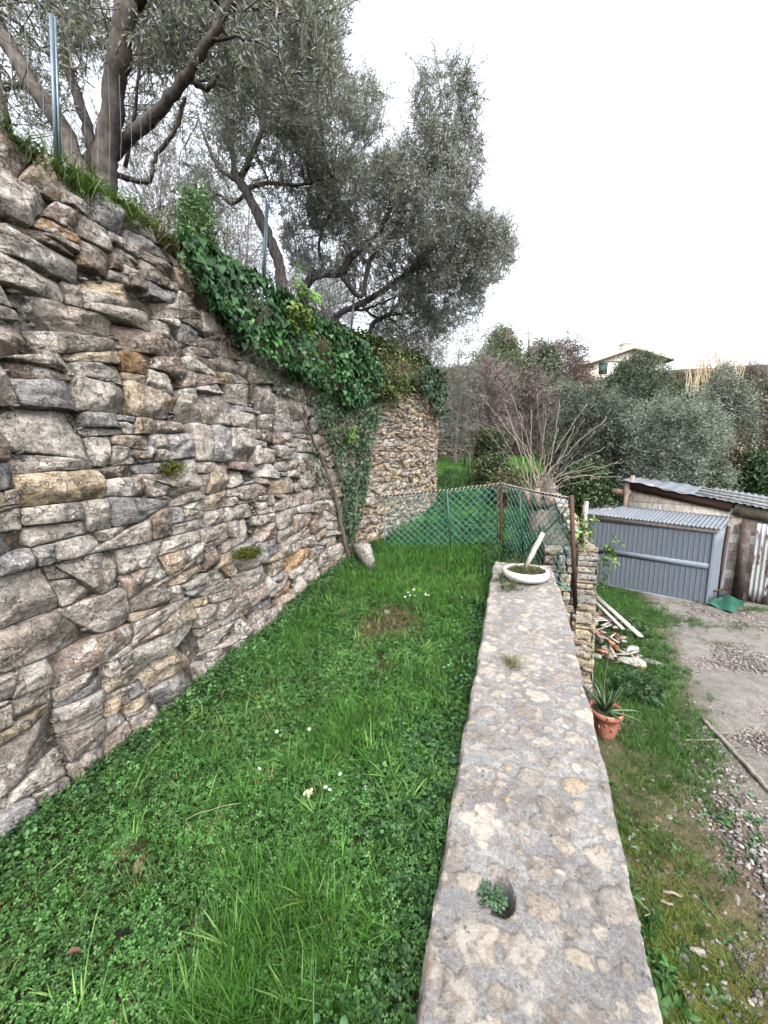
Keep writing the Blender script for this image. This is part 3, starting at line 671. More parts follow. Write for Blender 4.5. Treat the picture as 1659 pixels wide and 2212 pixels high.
def bush(name, label, cat, px, py, Y, rx, ry, n, col, T=TF, s=1., dry=None, group=None, twigs=0, tcol=(.10, .07, .06), stems=3, m='olive'):
    """leafy shrub: px,py,rx,ry measured in the photo, Y its depth"""
    c = A(px, py, Y); sc_ = abs(A(px+100, py, Y)[0]-c[0])/100; r = np.array([rx*sc_, rx*sc_*.85, ry*sc_])
    gz = float(upg(c[0], c[1])) if c[0] < -2.2 and c[1] < 13 else (float(terr(c[0], c[1])) if c[0] < .6 and c[1] < 16 else float(low(c[0], c[1])))
    g0 = np.array([c[0], c[1], min(gz, c[2]-.3*r[2])]); lowb = c[2]-r[2]
    if lowb > gz: r[2] = (c[2]+r[2]-gz)/2*1.02; c[2] = gz+r[2]*.98; n = int(n*1.25)
    root = empty(name, g0, label, cat, group); b = B()
    for i in range(stems):
        e = c+rng.normal(0, .4, 3)*r; v, f = tube(smooth_path([g0+rng.normal(0, .08, 3)*[1, 1, 0], (g0+e)/2+rng.normal(0, .15, 3)*r, e], 4), np.linspace(.03+.012*r[0], .01, 9), 5, False); b.add(v, f, tcol)
    if twigs:
        P, D = blob3(c, r*.8, twigs, .1); D = D+[0, 0, .8]
        for i in range(4):
            q = slice(i, None, 4); scatter(b, BR[i][0], BR[i][1], P[q]-D[q]*.3, frames(D[q]), rng.uniform(.5, 1.1, len(P[q]))*min(1.6, r[0]), tcol, .3)
    b.build('stems', M['twig'], root)
    if n:
        lb = B(); P, D = blob3(c, r, n); P = P[wn(P, 2/ max(r[0], .3)) > -.8]; cc = np.array(col)*(1.45 if m == 'olive' else 1)*(1+.22*np.clip(wn(P, 3/max(r[0], .5)), -1.3, 1.3))[:, None]
        for i in range(3):
            q = slice(i, None, 3); scatter(lb, T[i][0], T[i][1], P[q], frames(rng.normal(size=P[q].shape)), rng.uniform(.8, 1.3, len(P[q]))*s, cc[q], .15, T[i][2])
        lb.build('foliage', M[m], root)
    return root
OL = (.13, .155, .135)
RB_ = (.27, .205, .215)
bush('olive_tree', 'largest pale grey olive tree above the wooden shed', 'tree', 1455, 950, 13.5, 120, 105, 5200, (.17, .195, .18), TFo, 1.0)
bush('olive_tree', 'dark olive tree behind the bare canes, left of the largest pale one', 'tree', 1275, 930, 14.5, 100, 105, 4600, (.095, .115, .10), TFo, 1.05, twigs=30)
bush('olive_tree', 'dark olive tree in front of the yellow house', 'tree', 1370, 820, 24, 75, 52, 2600, (.085, .105, .08), TFo, 1.6)
bush('olive_tree', 'pale olive tree behind the right shoulder of the largest pale one', 'tree', 1560, 880, 17, 75, 80, 2800, (.15, .165, .15), TFo, 1.2, twigs=60)
bush('olive_tree', 'low olive tree between the bare thicket and the house', 'tree', 1210, 860, 20, 60, 45, 2000, (.12, .14, .12), TFo, 1.35)
bush('bare_shrub', 'wide bare reddish thicket at the end of the grass path', 'shrub', 1045, 850, 15, 80, 125, 160, (.085, .09, .06), TF, 1., twigs=520, tcol=RB_, stems=7)
bush('bare_shrub', 'bare grey brown shrub between the thicket and the dark olive', 'shrub', 1140, 860, 17, 85, 115, 350, (.09, .10, .07), TF, 1.1, twigs=420, tcol=RB_, stems=6)
bush('evergreen_shrub', 'yellow green shrub on the skyline left of the utility pole', 'shrub', 1085, 752, 24, 60, 45, 1300, (.13, .16, .09), TF, 1.5, twigs=30)
bush('evergreen_shrub', 'dark evergreen bush on the skyline right of the utility pole', 'shrub', 1165, 765, 27, 45, 36, 800, (.07, .09, .06), TF, 1.7)
bush('bare_shrub', 'purple brown scrub sloping down to the house roof', 'shrub', 1215, 778, 30, 70, 55, 400, (.12, .09, .08), TF, 1.6, twigs=240, tcol=(.20, .13, .13))
bush('bare_shrub', 'purple bare shrub at the right edge below the reeds', 'shrub', 1630, 910, 19, 65, 90, 350, (.12, .10, .08), TF, 1.2, twigs=260, tcol=(.19, .13, .13))
bush('bare_shrub', 'reddish bare shrub just right of the largest pale olive', 'shrub', 1570, 985, 15, 50, 60, 160, (.14, .10, .07), TF, 1., twigs=180, tcol=(.17, .12, .11))
bush('evergreen_shrub', 'dark ivy covered bush behind the right end of the shed roof', 'shrub', 1625, 1020, 15, 75, 40, 1500, (.035, .065, .025), TF, 1.2)
bush('evergreen_shrub', 'dark hedge on the bank below the reeds', 'shrub', 1560, 835, 27, 90, 28, 1200, (.06, .075, .04), TF, 1.7)
bush('evergreen_shrub', 'dark hedge at the right edge of the skyline bank', 'shrub', 1655, 850, 26, 50, 25, 700, (.07, .075, .045), TF, 1.7)
bush('evergreen_shrub', 'green undergrowth in shade behind the left end of the shed', 'shrub', 1270, 1040, 11.5, 70, 40, 1200, (.05, .08, .03), TF, 1.)
bush('evergreen_shrub', 'low green growth below the big pale olive, right of it', 'shrub', 1530, 1030, 13.2, 50, 28, 700, (.07, .10, .04), TF, 1.)
bush('bramble', 'bramble tangle on the right of the grass path', 'shrub', 1065, 1020, 9.3, 34, 36, 500, (.08, .10, .045), TF, .7, twigs=80, tcol=(.20, .15, .12))
bush('bramble', 'bramble tangle left of the cane stool just past the fence', 'shrub', 1095, 1045, 7.2, 45, 28, 300, (.10, .10, .05), TF, .5, twigs=110, tcol=(.27, .21, .17))
bush('evergreen_shrub', 'dark leafy bush at the foot of the thicket beside the path', 'shrub', 1062, 955, 12, 34, 30, 500, (.07, .09, .045), TF, .8, twigs=50)
# scrub and saplings behind the upper terrace
for i, (px, py, Y, rx, ry) in enumerate([(330, 420, 5.5, 80, 50), (430, 470, 6.2, 70, 60), (520, 520, 7.5, 70, 60), (620, 560, 9, 60, 70), (700, 600, 10, 60, 60), (900, 760, 12, 70, 60)]):
    bush('bare_shrub', ['purple bare scrub behind the first bend of the bank, nearest the first olive', 'purple bare scrub left of the second olive trunk', 'bare scrub directly behind the second fence post', 'bare twiggy scrub right of the second olive trunk', 'bare scrub behind the hook shaped olive trunk', 'grey scrub behind the last fence post'][i], 'shrub', px, py, Y, rx, ry, 60 if i else 40, (.13, .13, .10), TFo, 1., twigs=130, tcol=(.19, .14, .15), stems=2, group='bare scrub on the upper terrace')
for px, py, Y, rx, ry, lb_ in [(700, 640, 9.5, 90, 90, 'hazy olive tree filling the gap behind the hook shaped trunk'), (480, 400, 8.5, 90, 90, 'hazy olive tree far behind the second olive trunk'), (880, 690, 11, 90, 70, 'hazy olive tree behind the sweeping low limbs'), (330, 300, 8, 110, 80, 'hazy olive tree far behind the nearest trunks'), (990, 690, 13, 60, 60, 'pale olive tree at the far end of the upper terrace')]:
    bush('olive_tree', lb_, 'tree', px, py, Y, rx, ry, 800, (.17, .185, .175), TFo, .75, twigs=110, tcol=(.22, .18, .18), stems=4)
bush('evergreen_shrub', 'bright green feathery shrub on the wall edge where the ivy begins', 'shrub', 425, 470, 2.6, 32, 45, 420, (.10, .17, .08), TFo, .45, stems=3)
# bare skyline saplings
def sapling(px, py0, py1, Y, label, col=(.20, .15, .14), k=9):
    p0 = A(px, py0, Y); p1 = A(px, py1, Y); Lh = np.linalg.norm(p1-p0); root = empty('bare_tree', p0, label, 'tree', 'bare saplings on the skyline'); b = B()
    for i in range(k):
        D = np.array([[rng.normal(0, .35), rng.normal(0, .3), 1.]]); T_ = BR[i % 4]
        scatter(b, T_[0], T_[1], np.array([p0+[rng.normal(0, .1*Lh), 0, 0]]), frames(D), np.array([Lh*rng.uniform(.6, .95)*[1., 1., 1.][0]]), col, .2)
    b.build('branches', M['twig'], root)
for px, y0, y1, Y, lb in [(1050, 740, 655, 22, 'bare sapling nearest the olive crowns on the left skyline'), (1095, 740, 668, 23, 'bare sapling left of the utility pole'), (1205, 770, 695, 28, 'bare reddish sapling right of the utility pole'), (1225, 775, 712, 30, 'small bare sapling just above the house roof edge'),
    (1575, 815, 735, 26, 'bare sapling rising right of the reeds'), (1610, 815, 730, 27, 'tallest bare sapling at the right of the skyline'), (1648, 820, 745, 27, 'bare sapling at the right edge of the photo'), (1160, 770, 700, 25, 'thin bare sapling behind the dark skyline bush')]:
    sapling(px, y0, y1, Y, lb)
# reeds
rd = empty('reed_clump', A(1570, 850, 24), 'tall tan reeds standing on the bank right of the house', 'reeds'); b = B()
for i in range(60):
    p = A(rng.uniform(1470, 1600), rng.uniform(835, 860), 24+rng.normal(0, .5)); d = np.array([rng.normal(0, .15), 0, 1])*rng.uniform(1.2, 2.3)
    v, f = tube(smooth_path([p, p+d*.5, p+d+[rng.normal(0, .15), 0, 0]], 3), np.linspace(.035, .012, 7), 3, False); b.add(v, f, (.48, .37, .25))
b.build('stalks', M['twig'], rd)
# ------------------------------------------------------------------ house far up the hill
hz = 7.5; hs_ = empty('house', (9.5, 49, hz), 'pale yellow house with a low gabled roof and green shutters up on the hill', 'house')
def house():
    e0, ap_, e1 = A(1247, 797, 46.5), A(1362, 757, 48), A(1434, 779, 49.2); ax = e1-e0; ax[2] = 0; wd = np.linalg.norm(ax); ax /= wd; ay = np.array([-ax[1], ax[0], 0.]); Lg = 9.; ua = (ap_-e0)@ax
    def q(u, v, z): return np.array([e0[0], e0[1], 0])+ax*u+ay*v+[0, 0, z]
    b = B(); W = [q(0, 0, hz), q(wd, 0, hz), q(wd, Lg, hz), q(0, Lg, hz), q(0, 0, e0[2]), q(wd, 0, e1[2]), q(wd, Lg, e1[2]), q(0, Lg, e0[2]), q(ua, 0, ap_[2]), q(ua, Lg, ap_[2])]
    b.add(W, [np.array([(4, 5, 8), (6, 7, 9)]), np.array([(0, 1, 5, 4), (1, 2, 6, 5), (2, 3, 7, 6), (3, 0, 4, 7), (4, 8, 9, 7), (8, 5, 6, 9)])]); b.build('wall', M['plaster'], hs_)
    b = B(); sl_ = (ap_[2]-e0[2])/ua; sr = (ap_[2]-e1[2])/(wd-ua)
    for (u0, z0, u1, z1) in ((-.7, e0[2]-.7*sl_, ua, ap_[2]), (ua, ap_[2], wd+.6, e1[2]-.6*sr)):
        V = []
        for v_ in (-.7, Lg+.4):
            for t_ in (.01, .26): V += [q(u0, v_, z0+t_), q(u1, v_, z1+t_)]
        b.add(V, np.array([(0, 4, 5, 1), (2, 3, 7, 6), (0, 1, 3, 2), (4, 6, 7, 5), (0, 2, 6, 4), (1, 5, 7, 3)]))
    b.build('roof', M['rooft'], hs_)
    b = B(); c0 = q(ua+.2, 1.2, ap_[2]+.45); v, f = obox(c0, ax, ay, (0, 0, 1), .36, .36, .42); b.add(v, f); v, f = obox(c0+[0, 0, .5], ax, ay, (0, 0, 1), .5, .5, .08); b.add(v, f); b.build('chimney', M['plaster'], hs_)
    for u in (2.6, 4.6, wd-1.5):
        b = B(); v, f = obox(q(u, -.03, e1[2]-.75), ax, ay, (0, 0, 1), .42, .05, .55); b.add(v, f); b.build('window', M['shutter'], hs_)
    b = B(); v, f = obox(q(wd*.55, -.06, e1[2]-.02), ax, ay, (0, 0, 1), wd*.45, .06, .07); b.add(v, f, (.8, .8, .8)); b.build('cornice', M['plaster'], hs_)
house()
# utility pole and wires
up_ = empty('utility_pole', A(1143, 790, 29), 'thin grey utility pole on the skyline with two wires', 'utility pole')
b = B(); p0, p1 = A(1143, 800, 29), A(1143, 712, 29); v, f = tube([p0, (p0+p1)/2, p1], [.11, .10, .08], 6); b.add(v, f, (.25, .22, .20)); b.build('pole', M['twig'], up_)
b = B(); v, f = beam(A(1137, 720, 29), A(1149, 720, 29), .08, .08); b.add(v, f, (.3, .3, .3)); b.build('crossbar', M['twig'], up_)
for a_, c_ in (((1147, 722), (1262, 778)), ((1149, 724), (1275, 782))):
    q0, q1 = A(*a_, 29), A(*c_, 44); b = B(); m_ = (q0+q1)/2-[0, 0, .5]; v, f = tube(smooth_path([q0, m_, q1], 5), .02, 3, False); b.add(v, f, (.12, .12, .13)); b.build('wire', M['twig'], up_)
for k, dy in enumerate((0, 9)):
    b = B(); q0, q1 = A(1555, 873+dy*.5, 17), A(1720, 893+dy*1.2, 12); v, f = tube(smooth_path([q0, (q0+q1)/2-[0, 0, .08], q1], 6), .012, 4, False); b.add(v, f, (.08, .08, .09))
    o = b.build('overhead_cable', M['twig'], loc=q0); tag(o, ['upper of the two dark cables crossing the shrubs at the right edge', 'lower of the two dark cables crossing the shrubs at the right edge'][k], 'cable', 'cables at the right edge')
# ================================================================== GROUND COVER
def stuff(b, name, m): o = b.build(name, m); return tag(o, kind='stuff')
def rnd(n, x0, x1, y0, y1, p=None):
    x = rng.uniform(x0, x1, n); y = rng.uniform(y0, y1, n)
    if p is not None: k = rng.random(n) < p(x, y); x, y = x[k], y[k]
    return x, y
def clover_tpl():
    parts = []
    for i in range(3):
        q = np.array([(0, 0, 0), (.6, .42, .12), (1, .24, .05), (.86, 0, -.06), (1, -.24, .05), (.6, -.42, .12)]); parts.append((q@rotz(i*2.094), np.array([(0, 3, 2, 1), (0, 5, 4, 3)]), np.ones(3)*(1+.08*(i-1))))
    return join(parts)
CL = clover_tpl()
def blade(L_, w_, lean, a, off=(0, 0)):
    P = []; 
    for t in (0, .4, .75, 1.):
        P.append((off[0]+lean*L_*t*t, off[1], L_*t*(1-.25*lean*t)))
    ws = (w_, w_*.9, w_*.6, w_*.08); V = []
    for p, ww in zip(P, ws): V += [(p[0], p[1]-ww/2, p[2]), (p[0], p[1]+ww/2, p[2])]
    V = np.array(V); V[:, :2] -= 0; return V@rotz(a), np.array([(0, 1, 3, 2), (2, 3, 5, 4), (4, 5, 7, 6)])
def grass_tpl(n, L_, w_, lean, seed, rad=.02):
    g = np.random.default_rng(seed); parts = []
    for i in range(n):
        v, f = blade(L_*g.uniform(.5, 1.1), w_*g.uniform(.7, 1.2), g.uniform(.1, lean), g.uniform(0, 6.28)); v = v+np.array([*g.normal(0, rad, 2), 0]); parts.append((v, f, np.ones(3)*g.uniform(.7, 1.35)))
    return join(parts)
GS = [grass_tpl(12, .075, .0032, 1.0, i) for i in range(4)]; GL = [grass_tpl(20, .16, .004, 1.3, 10+i, .03) for i in range(4)]
GB = [grass_tpl(7, .26, .013, 1.3, 30+i, .015) for i in range(3)]
def herb_tpl(n, L_, W_, h, seed):
    g = np.random.default_rng(seed); parts = []
    for i in range(n):
        v, f = leaf_tpl(L_*g.uniform(.6, 1.15), W_/L_*L_, .15, .25); z = h*(i+1)/n; v = v@roty(-g.uniform(-.2, .5))@rotz(i*2.39+g.normal(0, .3))+np.array([*g.normal(0, .012, 2), z]); parts.append((v, f, np.ones(3)*g.uniform(.75, 1.3)))
    return join(parts)
HB = [herb_tpl(12, .030, .019, .09, i) for i in range(3)]; HW = [herb_tpl(9, .07, .03, .03, 7+i) for i in range(3)]
def plant(b, T, x, y, z, col, s=1., cv=.15, tilt=.25, sv=.25):
    P = np.stack([x, y, z], 1); n = len(T); cc = np.asarray(col, float)
    if cc.ndim == 1: cc = np.tile(cc, (len(P), 1))
    cc = cc*(1+.22*np.clip(wn(P, 2.5), -1.5, 1.5))[:, None]
    for i in range(n):
        q = slice(i, None, n); N = len(P[q])
        if N: scatter(b, T[i][0], T[i][1], P[q], frames(ups(N, tilt)), s*(1+rng.uniform(-sv, sv, N)), cc[q], cv, T[i][2])
def g2(x, y, cx, cy, rx, ry): return np.exp(-((x-cx)/rx)**2-((y-cy)/ry)**2)
def dirtm(x, y): return np.clip(1.5*g2(x, y, -.91, 2.97, .24, .30)+.8*g2(x, y, -.78, 2.3, .10, .12)+.6*g2(x, y, -1.35, .95, .12, .10)+.5*g2(x, y, -1.0, 2.6, .12, .2), 0, 1)
def inter(x, y): return (x > wallx(y)-.02) & (x < XL+.015)
n3 = lambda x, y, s: wn(np.stack([x, y, 0*x], 1), s)
GREEN = (.064, .165, .040); DGREEN = (.03, .095, .022); LG = (.085, .17, .045)
b = B()     # clover
x, y = rnd(64000, -1.9, -.17, .15, 3.4, lambda x, y: inter(x, y)*(1-dirtm(x, y)*.97)*np.clip(1.1+.5*n3(x, y, 3)-.30*np.maximum(y-1.9, 0), .12, 1))
z = terr(x, y)+rng.uniform(.012, .055, len(x)); cc = np.array(GREEN)*(1+.30*np.clip(n3(x, y, 6), -1, 1.4))[:, None]+np.array([.012, .014, .012])*rng.random((len(x), 1)); 
scatter(b, CL[0], CL[1], np.stack([x, y, z], 1), frames(ups(len(x), .38)), rng.uniform(.007, .0135, len(x)), cc, .2, CL[2])
stuff(b, 'clover_carpet', M['herb'])
b = B()     # bigger round leaves
x, y = rnd(420, -1.85, -.2, .2, 2.2, lambda x, y: inter(x, y)*np.clip(.6+n3(x+3, y, 2.4), 0, 1)); rl = np.array([(0, 0, 0), (-.25, .5, .1), (.35, .85, .12), (1, .5, .05), (1.25, 0, 0), (1, -.5, .05), (.35, -.85, .12), (-.25, -.5, .1)])
scatter(b, rl, [np.array([(0, 3, 2, 1), (0, 5, 4, 3), (0, 7, 6, 5)])], np.stack([x, y, terr(x, y)+rng.uniform(.045, .07, len(x))], 1), frames(ups(len(x), .35)), rng.uniform(.009, .017, len(x)), (.075, .165, .045), .3)
x, y = rnd(150, -1.6, -.3, .2, 1.7, lambda x, y: inter(x, y)*np.clip(.5+n3(x+1, y, 2.), 0, 1)); plant(b, HW, x, y, terr(x, y)+.01, (.085, .19, .06), .55, .25, .4)
stuff(b, 'round_leaved_weeds', M['herb'])
b = B()     # short and long grass of the terrace
x, y = rnd(15000, -1.9, -.17, .15, 5.3, lambda x, y: inter(x, y)*(1-dirtm(x, y)*.97)*np.clip(.16+.28*np.maximum(y-1.6, 0)+.35*n3(x, y, 2.2), .05, 1)); plant(b, GS, x, y, terr(x, y)-.005, (.07, .18, .034), 1.0)
for cx, cy, rx, ry, n in ((-.66, .95, .20, .15, 210), (-.70, .72, .16, .14, 170), (-.80, 1.72, .16, .25, 200), (-.45, .9, .12, .25, 60), (-1.05, 1.2, .3, .3, 70), (-.35, 2.9, .14, .5, 170), (-.62, 3.3, .35, .5, 260), (-1.1, 3.4, .35, .5, 220), (-.9, 4.3, .6, .45, 420), (-1.5, 2.5, .12, .35, 120), (-.55, 2.0, .25, .5, 120)):
    x = rng.normal(cx, rx*.6, n); y = rng.normal(cy, ry*.6, n); k = inter(x, y)&(rng.random(n) > dirtm(x, y)); x, y = x[k], y[k]; plant(b, GL, x, y, terr(x, y)-.01, (.062, .175, .024), .72)
x, y = rnd(260, -1.8, -.25, .2, 4, lambda x, y: inter(x, y)); plant(b, GB, x, y, terr(x, y)-.01, (.12, .23, .05), .5)
x, y = rnd(1500, -1.8, -.2, .15, 4.5, lambda x, y: inter(x, y)*np.clip(n3(x+11, y, 3.)+.15, 0, 1)); plant(b, GS, x, y, terr(x, y), (.21, .21, .08), 1.0)
x, y = rnd(1400, -1.3, -.6, 2., 3.4, lambda x, y: inter(x, y)*dirtm(x, y)); plant(b, GS, x, y, terr(x, y)-.005, (.16, .13, .07), .7)
stuff(b, 'terrace_grass', M['grass'])
b = B()     # leafy herbs along both walls
x, y = rnd(3000, -.66, -.19, .15, 3.5, lambda x, y: np.clip((x+.60+.16*n3(x, y, 2.3))/.22, 0, 1)*np.clip(.55+.7*n3(x+2, y, 3), .08, 1)*np.clip(1.3-.32*np.maximum(y-2.4, 0), 0, 1)); plant(b, HB, x, y, terr(x, y)-.01, (.042, .112, .036), .85, .3)
x, y = rnd(900, .0, .10, .1, 4.7); x = wallx(y)+.015+x; plant(b, HB, x, y, terr(x, y)+.01, (.06, .135, .045), .7, .3)
x, y = rnd(3000, -1.85, -1.2, .15, 4.6, lambda x, y: (x > wallx(y)+.01)*np.clip((-1.30-x-.2*n3(x, y, 2.6))/.3, 0, 1)*np.clip(.25+.8*n3(x, y, 2.4), .03, 1)); plant(b, HB, x, y, terr(x, y)-.01, (.065, .145, .045), .72, .3)
x, y = rnd(2600, -1.8, -.25, 2.6, 5.2, lambda x, y: inter(x, y)*(1-dirtm(x, y))*np.clip(.2+.6*n3(x+7, y, 2), 0, 1)); plant(b, HB, x, y, terr(x, y)-.03, (.05, .13, .04), .8)
x, y = rnd(420, -.42, -.2, .15, .75); plant(b, HB, x, y, terr(x, y)+.005, (.075, .165, .07), 1.1)
x, y = rnd(600, -.35, .3, 4.16, 5.2); plant(b, HB, x, y, terr(x, y)-.01, (.05, .12, .04), .9)
stuff(b, 'wall_herbs', M['herb'])
b = B()     # bright grass and weeds beyond the fence
x, y = rnd(26000, -2.6, .75, 5.0, 15.5, lambda x, y: (x > wallx(y)+.0)*np.clip(1-.05*(y-5), .4, 1)*np.clip(1.2-np.maximum(x+.35, 0)*1.0*(y > 6), .1, 1)); plant(b, GL, x, y, terr(x, y)-.02, (.13, .28, .065), .8)
x, y = rnd(5000, -1.8, .75, 5.0, 11, lambda x, y: (x > wallx(y))*np.clip(.4+.5*n3(x, y, 1.5), .05, 1)); plant(b, HB, x, y, terr(x, y), (.055, .125, .045), 1.5)
stuff(b, 'path_grass', M['grass'])
b = B()     # lower yard greens
def lowg(x, y): return low(x, y)-.01
x, y = rnd(17000, .45, 3.0, 2.6, 10.2, lambda x, y: np.clip(1.1-np.abs(x-.98-.10*y)/(.22+.075*y)+.55*n3(x, y, 1.6), 0, 1)*np.clip((y-3.3)/.8, .04, 1)); plant(b, GS, x, y, lowg(x, y), (.06, .15, .028), 1.2)
x, y = rnd(2600, .45, 3.0, 3.6, 10.0, lambda x, y: np.clip(.9-np.abs(x-.98-.10*y)/(.25+.06*y)+.6*n3(x+4, y, 1.6), 0, 1)); plant(b, GL, x, y, lowg(x, y), (.05, .14, .022), .6)
x, y = rnd(11000, .42, 2.2, .8, 4.2, lambda x, y: np.clip(.85+.6*n3(x, y, 2.6)-1.3*np.maximum(x-.95, 0), 0, 1)); plant(b, GS, x, y, lowg(x, y)-.008, (.085, .16, .028), .85)
x, y = rnd(1500, 2.2, 5.2, 7.2, 9.6, lambda x, y: np.clip(.9*g2(x, y, 3.0, 8.2, .35, .3)+g2(x, y, 2.5, 8.5, .25, .3)+.9*g2(x, y, 2.9, 7.2, .3, .2)+.8*g2(x, y, 4.6, 9.5, .9, .25), 0, 1)); plant(b, GL, x, y, lowg(x, y), (.06, .14, .03), .7)
x, y = rnd(1800, 1.9, 4.0, 4.5, 8.5, lambda x, y: np.clip(.1+n3(x, y, 1.7)-.5, 0, .6)); plant(b, GL, x, y, lowg(x, y), (.06, .13, .03), .6)
stuff(b, 'yard_grass', M['grass'])
b = B()
x, y = rnd(900, .42, .85, 1.6, 4.3, lambda x, y: np.clip((.78-x)/.2, .1, 1)); plant(b, HW, x, y, lowg(x, y)+.01, (.055, .15, .035), .9, .2, .4)
x, y = rnd(900, .5, 2.0, 1.0, 6.5, lambda x, y: np.clip(.4+.6*n3(x, y, 2), 0, 1)); plant(b, HW, x, y, lowg(x, y), (.06, .14, .045), .65, .2, .3)
x, y = rnd(1100, 1.2, 2.3, 5.3, 9.8, lambda x, y: np.clip(1.0-np.abs(x-1.9)/.6+.5*n3(x, y, 2), 0, 1)); plant(b, HB, x, y, lowg(x, y), (.065, .15, .04), .95)
stuff(b, 'yard_weeds', M['herb'])
b = B()     # moss
x, y = rnd(16000, .45, 1.8, 1.2, 3.2, lambda x, y: np.clip(.95-np.abs(x-1.0)/.4+.7*n3(x, y, 4), 0, 1)*np.clip((3.1-y)/.8, 0, 1)); plant(b, [grass_tpl(9, .016, .003, 1.2, 50, .012)], x, y, lowg(x, y)-.002, (.125, .145, .02), 1.)
stuff(b, 'yard_moss', M['grass'])
b = B()     # gravel
def gv(n, x0, x1, y0, y1, p, s0, s1, cols):
    x, y = rnd(n, x0, x1, y0, y1, p); N = len(x); S = np.exp(rng.uniform(math.log(s0), math.log(s1), N)); c = np.array(cols)[rng.integers(0, len(cols), N)]
    for i in range(8):
        q = slice(i, None, 8); s_ = S[q]; scatter(b, RK[i][0], RK[i][1], np.stack([x[q], y[q], low(x[q], y[q])+s_*.15], 1), frames(ups(len(s_), .25)), np.stack([s_*1.3, s_, s_*.55], 1), c[q], .18)
GC = [(.24, .22, .205), (.30, .28, .26), (.19, .165, .155), (.21, .165, .15), (.38, .36, .33), (.24, .20, .165), (.155, .15, .155)]
gv(42000, .6, 5.5, .6, 5.6, lambda x, y: np.clip(.16+np.clip((x-1.05-.18*(y-2)+.3*n3(x, y, 2))/.5, 0, 1), 0, 1)*np.clip(1-(y-3)*.12, .3, 1), .006, .026, GC)
gv(24000, 1.8, 8., 4.5, 9.5, lambda x, y: np.clip(.35+(x-1.9-.10*(y-4)+.25*n3(x, y, 1.5))/.5, 0, 1), .010, .026, GC)
stuff(b, 'gravel', M['rock'])
# scrub over the whole hill behind
b = B(); 
x, y = rnd(26000, -8, 40, 11.6, 46, lambda x, y: np.clip(1.25-y/60, .3, 1)); P = np.stack([x, y, low(x, y)+rng.uniform(.0, .5, len(x))], 1); 
cc = np.where(n3(x, y, .35)[:, None] > .1, [.085, .10, .05], [.15, .105, .095])
for i in range(3): q = slice(i, None, 3); scatter(b, TF[i][0], TF[i][1], P[q], frames(ups(len(P[q]), .6)), rng.uniform(.7, 1.3, len(P[q]))*np.interp(P[q][:, 1], [11, 18, 30], [.6, 1.2, 2.4]), cc[q], .25, TF[i][2])
x, y = rnd(1500, -4, 36, 13, 46); P = np.stack([x, y, low(x, y)], 1)
for i in range(4): q = slice(i, None, 4); scatter(b, BR[i][0], BR[i][1], P[q], frames(ups(len(P[q]), .5)), rng.uniform(.9, 2.2, len(P[q])), (.19, .14, .135), .2)
stuff(b, 'hillside_scrub', M['olive'])
b = B()     # leafy verge on top of the wall and bank grass
x, y = rnd(7000, -6, -2.15, -1, 11, lambda x, y: np.clip(1.2+.5*(x+2.3), .15, 1)*np.clip(.35+.5*n3(x, y, 2.5), .08, 1)*np.clip(y-.6, .1, 1)); plant(b, GL, x, y, upg(x, y)-.03, (.10, .12, .055), .5); stuff(b, 'upper_terrace_grass', M['grass'])
for k, (y0, y1, n, c, lab) in enumerate([(1.25, 1.62, 60, (.11, .15, .05), 'green and straw coloured grass tuft on the wall edge beside the nearest fence post'), (1.6, 1.95, 110, (.12, .19, .045), 'thick yellow green grass tuft overhanging the wall below the first olive trunks'), (1.9, 2.2, 80, (.15, .14, .06), 'straggly tuft of dry and green leaves where the ivy starts')]):
    b = B(); y = rng.uniform(y0, y1, n); x = wallx(y)-bat(y)*3.0-rng.uniform(-.02, .16, n); plant(b, GL, x, y, np.maximum(ztop(y), upg(x, y)-.0)-.04, c, .95, .25, .5); plant(b, HB, x, y, np.maximum(ztop(y), upg(x, y))-.02, (.08, .15, .05), 1.0)
    o = b.build('grass_tuft', M['grass'], loc=(wallx(y0)-.3, (y0+y1)/2, 2.9)); tag(o, lab, 'grass tuft', 'tufts on the wall edge')
b = B(); x, y = rnd(2600, -3.6, -1.3, 4.6, 9.5, lambda x, y: (x < wallx(y)-.05)*.9); plant(b, HB, x, y, np.maximum(upg(x, y), 0)+.02, (.085, .12, .045), 1.7); x, y = rnd(700, -2.4, -1.3, 4.8, 7.5, lambda x, y: (x < wallx(y)+.02)*1.); plant(b, HW, x, y, np.minimum(upg(x, y), ztop(y)+.1)+.03, (.13, .15, .05), 1.1, .25, .6); stuff(b, 'bank_scrub', M['herb'])
